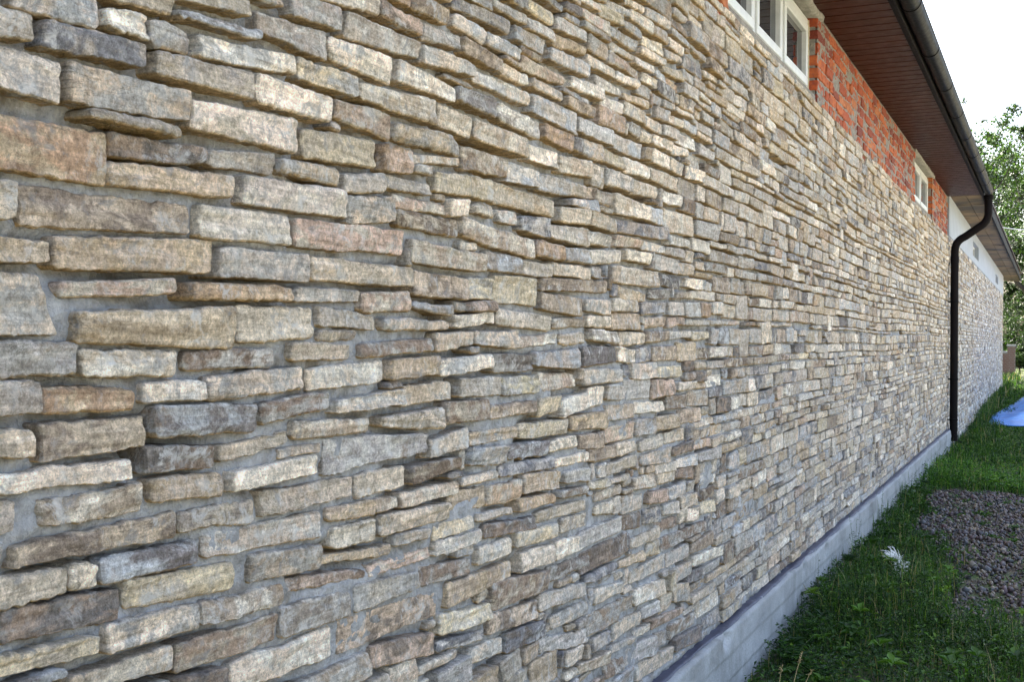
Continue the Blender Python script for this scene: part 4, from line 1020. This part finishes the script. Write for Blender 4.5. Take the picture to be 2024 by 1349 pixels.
# thin tall weeds standing against the foundation
def stems_plant(x, y, h, nst, name, label, spread=.05, leafsize=.018, fern=False):
    root = empty(name, (x, y, 0)); tag(root, label, 'weed' if not fern else 'plant')
    mb = MB(); P, S_, U_, R_ = [], [], [], []
    for k in range(nst):
        a = rng.uniform(0, 6.28); hh = h*rng.uniform(.6, 1.1); lean = spread*rng.uniform(.3, 1.6)
        pts = [(math.cos(a)*lean*t**1.5, math.sin(a)*lean*t**1.5, hh*t*(1-.25*t*(1 if fern else 0))) for t in np.linspace(0, 1, 6)]
        mb.tube(pts, [.0016*(1-.7*i/5) for i in range(6)], 4, False)
        m = 26 if not fern else 60
        for i in range(m):
            t = rng.uniform(.15, 1); p = np.array(pts[0])*0+np.array([math.cos(a)*lean*t**1.5, math.sin(a)*lean*t**1.5, hh*t*(1-.25*t*(1 if fern else 0))])
            P.append(p); S_.append(leafsize*rng.uniform(.5, 1.3)*(1.2-.6*t)); U_.append(rng.uniform(-.1, .7)); R_.append(a+(math.pi/2*(1 if i % 2 else -1)+rng.normal(0, .4) if fern else rng.uniform(0, 6.28)))
    mb.build('stem', M['bark_green'], root)
    n = len(P); c = gcol(n)*np.array([.9, 1.0, 1.25]) if fern else gcol(n)
    v, f, c = leaves(np.array(P), np.array(S_), np.full(n, .35 if not fern else .28), np.array(U_), c, rot=np.array(R_))
    place('foliage', mesh_np('foliage', v, f, {'Col': c}), M['leaf'], root)
    return root
M['bark_green'] = mat_plain('green_stem', (.06, .09, .03), .6)
fx = [(1560, 1275, .20), (1600, 1240, .22), (1650, 1225, .2), (1610, 1300, .17)]
fl = ['feathery blue green plant nearest the camera at the foundation', 'feathery plant second along the foundation, tallest of them', 'feathery plant farthest along the foundation beside the weeds', 'feathery plant lying out towards the lower edge of the picture']
for (a, b, hh), l in zip(fx, fl):
    x, y = onlevel(a, b, .12)
    o = stems_plant(max(x, .1), y, hh, 9, 'feathery_plant', l, .17, .038, True); o['group'] = 'feathery plants by the foundation'
for (a, b, hh, l) in [(1740, 1060, .42, 'thin upright weed against the middle of the foundation'), (1690, 1110, .36, 'wispy weed against the foundation nearer the camera'), (1592, 1190, .30, 'small upright weed at the stained part of the foundation'), (1790, 985, .36, 'upright weed against the far part of the foundation')]:
    x, y = onlevel(a, b, .05)
    o = stems_plant(max(x, .085), y, hh, 5, 'weed', l, .06, .02); o['group'] = 'upright weeds against the foundation'
# dry stalks
def stalk(px_, py_, tx, ty, label):
    x, y = onlevel(px_, py_, .1); root = empty('dry_grass_stalk', (x, y, .0)); tag(root, label, 'grass stalk', 'dry straw stalks at the lower edge')
    d = CPOS+ray(tx, ty)*((np.array([x, y, .1])-CPOS)@FW); top = np.array([d[0]-x, d[1]-y, d[2]])
    pts = [tuple(top*t+np.array([0, 0, .02*math.sin(t*3.1)])) for t in np.linspace(0, 1, 6)]
    me = MB().tube(pts, [.0022, .002, .0018, .0015, .0012, .0008], 5)
    nv = len(me.v); o = me.build('stem', M['straw'], root)
    a = o.data.color_attributes.new('Col', 'FLOAT_COLOR', 'POINT'); a.data.foreach_set('color', np.tile([.50, .36, .17, 1], nv).astype(np.float32))
    n = 26; t = rng.uniform(.7, 1, n); P = top[None]*t[:, None]+rng.normal(0, .002, (n, 3))+np.array([0, 0, .02])*np.sin(t*3.1)[:, None]
    v, f, c = leaves(P, rng.uniform(.008, .016, n), np.full(n, .3), rng.uniform(.4, 1.2, n), np.tile([.5, .38, .18], (n, 1)))
    place('seed_head', mesh_np('seed_head', v, f, {'Col': c}), M['straw'], root)
stalk(1560, 1349, 1586, 1292, 'tall straw coloured stalk rising at the lower edge'); stalk(1578, 1352, 1606, 1325, 'short straw coloured stalk leaning right at the lower edge'); stalk(1536, 1352, 1546, 1318, 'short straw coloured stalk leaning upright near the foundation')
# white dried tuft
tx_, ty_ = onlevel(1775, 1130, .10)
root = empty('dried_white_tuft', (tx_, ty_, 0)); tag(root, 'bleached white tuft of dry fibres standing among the green weeds', 'dry tuft')
mb = MB()
for k in range(170):
    side = rng.random() < .55
    tx2 = (-.075 if side else .045)+rng.normal(0, .022); tz2 = (.16 if side else .12)+rng.normal(0, .02)
    b0 = rng.normal(0, .010, 3); pts = []
    for t in np.linspace(0, 1, 6):
        ax = tx2*t**1.6; az = .05+.14*math.sin(min(1, t*1.25)*1.5)*(1 if side else .8)+(tz2-.15)*t
        pts.append((ax*.62+b0[0]*(1+t)+rng.normal(0, .004*t), ax*.5+b0[1]*(1+t)+rng.normal(0, .004*t), az+b0[2]))
    mb.tube(pts, [.0026, .0028, .0026, .0022, .0016, .0007], 3, False)
o = mb.build('fibres', M['straw'], root); a = o.data.color_attributes.new('Col', 'FLOAT_COLOR', 'POINT'); a.data.foreach_set('color', np.tile([.78, .76, .72, 1], len(mb.v)).astype(np.float32))

# blue tarpaulin -----------------------------------------------------
def mat_tarp():
    m, n, p = newmat('blue_tarpaulin'); g = G(n); P = g.pos()
    g.L(g.mix(g.rng(g.noise(P, 3, 5), .4, .65), (.003, .10, .36), (.008, .20, .56)), p.inputs['Base Color']); p.inputs['Roughness'].default_value = .38
    g.L(g.bump(g.noise(P, 14, 6, .6), .5, .02), p.inputs['Normal']); return m
M['tarp'] = mat_tarp()
nx_, ny_ = 50, 90
U_, V_ = np.meshgrid(np.linspace(0, 1, nx_), np.linspace(0, 1, ny_))
leftx = np.interp(V_, [0, .2, .55, 1], [.26, .22, .45, .7]); X = leftx+(3.4-leftx)*U_; Y = 22.0+V_*13+U_*.2+.15*vnoise(2.0, U_*7, V_*0)
Z = gh(X, Y)+.10+.10*np.clip(fbm(2.2, X*1.3, Y*.5, 3), -.5, 1)+.03*fbm(4.0, X*6, Y*2.5, 2)+.25*np.exp(-((Y-28)/3.5)**2)*np.clip((X-.4)/1.2, 0, 1)
edge_ = np.minimum.reduce([U_*6, (1-U_)*6, V_*7, (1-V_)*7, np.ones_like(U_)]); Z = Z*edge_+.035*(1-edge_)
v = np.stack([X, Y, Z], -1).reshape(-1, 3); idx = np.arange(nx_*ny_).reshape(ny_, nx_)
f = np.stack([idx[:-1, :-1], idx[:-1, 1:], idx[1:, 1:], idx[1:, :-1]], -1).reshape(-1, 4)
o = place('tarpaulin', mesh_np('tarpaulin', v, f, None, True), M['tarp']); tag(o, 'crumpled bright blue tarpaulin spread on the ground beside the far wall', 'tarpaulin')
s_ = o.modifiers.new('thick', 'SOLIDIFY'); s_.thickness = .003

# far garden: brick pillar, low wall, dark fence -----------------------
def brickpile(name, c, sx, sy, h, label, cat, group=None):
    root = empty(name, c); tag(root, label, cat)
    MB().box((-sx/2+.01, -sy/2+.01, -.1), (sx/2-.01, sy/2-.01, h-.01)).build('mortar_core', M['mortar_brick'], root)
    z = 0; row = 0; proto = {}
    while z < h-.06:
        for side in (-1, 1):
            t = -sx/2+(0 if row % 2 else -.06)
            while t < sx/2-.02:
                a, b = max(t, -sx/2), min(t+.13, sx/2)
                if b-a > .03:
                    L = round(b-a, 2)
                    if L not in proto:
                        me_ = MB().box((-L/2, -.03, 0), (L/2, .03, .062)); m2 = bpy.data.meshes.new('brick'); m2.from_pydata(me_.v, [], me_.f); m2.update()
                        ca = m2.color_attributes.new('Col', 'FLOAT_COLOR', 'POINT'); ca.data.foreach_set('color', np.tile([.15, .115, .095, 1], 8).astype(np.float32)); m2.materials.append(M['brick']); proto[L] = m2
                    o = bpy.data.objects.new('brick', proto[L]); COL.objects.link(o); o.parent = root; o.location = ((a+b)/2, side*(sy/2-.03)+side*.001*rng.normal(), z)
                t += .14
        z += .075; row += 1
    MB().box((-sx/2-.02, -sy/2-.02, h-.012), (sx/2+.02, sy/2+.02, h+.06)).build('cap', M['concrete'], root, bevel=.01)
p = atdepth(1999, 745, 47); brickpile('brick_pillar', (p[0], p[1], 0), .30, .32, 1.3, 'short pale brick pillar beyond the end of the far building', 'pillar')
p = atdepth(1985, 745, 48); brickpile('garden_wall', (p[0], p[1], 0), .34, .25, 1.02, 'low brick wall stub between the far building and the pillar', 'wall')
pf = atdepth(2024, 700, 62)
fr_ = empty('garden_fence', (pf[0], pf[1], 0)); tag(fr_, 'dark green board fence under the far trees', 'fence')
M['fence'] = mat_plain('dark_green_fence', (.012, .035, .030), .6)
fb = MB().box((-.07, -.012, 0), (.07, .012, 1.45)); me_ = bpy.data.meshes.new('board'); me_.from_pydata(fb.v, [], fb.f); me_.update(); me_.materials.append(M['fence'])
for i in range(-16, 40):
    o = bpy.data.objects.new('board', me_); COL.objects.link(o); o.parent = fr_; o.location = (i*.15, 0, rng.normal(0, .008))
MB().box((-2.6, .014, .35), (6, .05, .43)).box((-2.6, .014, 1.1), (6, .05, 1.18)).build('rail', M['fence'], fr_)

# ================================================================== TREES
def tree(name, base, H, R, label, nleaf, lsize, cols, trunk_r=.2, low=.3, seed=1, dens=1.0, tips_n=70, group=None, lean=(0, 0)):
    rs = np.random.default_rng(seed); root = empty(name, base); tag(root, label, 'tree' if H > 6 else 'bush', group)
    tb = MB(); tips = []
    def branch(p, d, L, r, depth):
        n = 5; pts = [Vector(p)]; rad = [r]
        dd = Vector(d).normalized()
        for i in range(n):
            dd = (dd+Vector(rs.normal(0, .13, 3))+Vector((0, 0, .05))).normalized()
            pts.append(pts[-1]+dd*L/n); rad.append(r*(1-.55*(i+1)/n))
        tb.tube(pts, rad, 6 if depth < 2 else 4, False)
        if depth >= 3: tips.append((tuple(pts[-1]), L)); tips.append((tuple(pts[3]), L)); return
        k = 4 if depth == 0 else 3
        for j in range(k+(1 if depth < 2 else 0)):
            t = rs.uniform(.45, 1); q = pts[0].lerp(pts[-1], t) if depth else pts[min(5, int(t*5))]
            q = pts[min(5, max(1, int(round(t*5))))]
            a = rs.uniform(0, 6.28); ed = (dd*.75+Vector((math.cos(a), math.sin(a), rs.uniform(-.1, .5)))*.8).normalized()
            branch(q, ed, L*rs.uniform(.55, .8), r*.5, depth+1)
    branch((0, 0, 0), (lean[0], lean[1], 1), H*low*1.5, trunk_r, 0)
    tb.build('trunk', M['bark'], root, smooth=True)
    T = np.array([t[0] for t in tips]); sc = np.array([R/max(1e-3, np.percentile(np.abs(T[:, 0]-T[:, 0].mean()), 90)), 1, 1])
    # fill crown: clumps at tips plus clumps through an uneven volume
    extra = rs.normal(size=(tips_n, 3)); extra /= np.linalg.norm(extra, axis=1)[:, None]; extra *= rs.uniform(.35, 1, (tips_n, 1))**.6
    extra = extra*np.array([R, R, H*(1-low)*.5])+np.array([lean[0]*H*.5, lean[1]*H*.5, H*(low+(1-low)*.5)])
    Call = np.concatenate([T[rs.random(len(T)) < .8], extra]); Cr = rs.uniform(.35, 1.0, len(Call))*R*.23
    k = rs.integers(0, len(Call), nleaf); off = rs.normal(size=(nleaf, 3)); off /= np.linalg.norm(off, axis=1)[:, None]; off *= rs.random((nleaf, 1))**.45
    P = Call[k]+off*Cr[k][:, None]*np.array([1, 1, .75]); P[:, 2] = np.maximum(P[:, 2], .1)
    cc = np.array(cols)[rs.integers(0, len(cols), nleaf)]*(1+rs.normal(0, .18, (nleaf, 1)))*(.8+.4*rs.random(len(Call)))[k][:, None]
    v, f, c = leaves(P, lsize*rs.uniform(.6, 1.3, nleaf), np.full(nleaf, .55), rs.uniform(-.9, .9, nleaf), np.clip(cc, .006, .4))
    place('crown', mesh_np('crown', v, f, {'Col': c}), M['tree_leaf'], root)
    return root
LG = [(.016, .033, .010), (.022, .044, .012), (.010, .021, .008), (.034, .058, .015)]
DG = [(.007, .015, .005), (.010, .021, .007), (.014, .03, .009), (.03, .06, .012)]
def tbase(px_, d): p = atdepth(px_, 674, d); return (p[0], p[1], 0)
tree('tree', tbase(2035, 56), 9.6, 3.0, 'tall airy tree with dark forked limbs rising right of the gutter', 22000, .19, LG, .26, .42, 3, tips_n=60)
tree('tree', tbase(1980, 66), 10.5, 2.0, 'slender sparse tree showing just past the gutter', 4500, .20, LG, .11, .5, 9, tips_n=26)
tree('tree', tbase(2110, 60), 12, 3.6, 'broad leafy tree at the right edge behind the tall airy one', 12000, .22, LG, .28, .35, 12, tips_n=60)
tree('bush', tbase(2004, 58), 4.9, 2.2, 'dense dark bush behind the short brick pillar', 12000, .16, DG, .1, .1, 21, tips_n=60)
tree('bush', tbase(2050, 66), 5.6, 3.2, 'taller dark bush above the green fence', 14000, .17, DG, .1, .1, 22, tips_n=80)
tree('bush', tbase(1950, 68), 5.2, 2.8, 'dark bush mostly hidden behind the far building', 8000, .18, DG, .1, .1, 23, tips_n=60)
tree('tree', tbase(2220, 64), 11, 4, 'round green tree farthest to the right', 9000, .24, DG, .26, .3, 31, tips_n=60)
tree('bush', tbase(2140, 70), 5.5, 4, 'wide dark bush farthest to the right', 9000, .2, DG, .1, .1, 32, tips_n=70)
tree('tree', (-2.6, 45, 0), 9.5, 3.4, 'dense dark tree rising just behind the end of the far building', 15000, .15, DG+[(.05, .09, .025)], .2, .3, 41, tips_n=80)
tree('bush', (-2.3, 40.6, 0), 5.2, 1.7, 'dark bush added behind the back corner of the far building to block sun', 7000, .12, DG, .1, .15, 44, tips_n=50)  # added to keep sun off the ground past the building's end
tree('bush', (-3.6, 46.5, 0), 6.5, 2.3, 'dense bush added behind the brick pillar to shade it', 12000, .14, DG, .1, .1, 45, tips_n=90)  # put in to cast shade on the pillar
tree('tree', (-6.5, 53, 0), 12.0, 4.5, 'large tree added deep behind the far building to block sun', 12000, .2, DG, .25, .3, 42, tips_n=90)  # extra sun blocker for the far pillar and ground
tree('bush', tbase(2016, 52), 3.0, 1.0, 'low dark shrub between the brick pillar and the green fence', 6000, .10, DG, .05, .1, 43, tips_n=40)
# overhead cable
a_ = atdepth(1978, 449, 24); b_ = atdepth(2100, 430, 56)
pts = [tuple(a_*(1-t)+b_*t-np.array([0, 0, 1])*1.0*t*(1-t)) for t in np.linspace(0, 1, 24)]
M['cable'] = mat_plain('grey_cable', (.35, .35, .36), .5)
o = MB().tube(pts, .012, 5).build('overhead_cable', M['cable']); tag(o, 'thin grey cable strung from the far eaves towards the trees', 'cable')
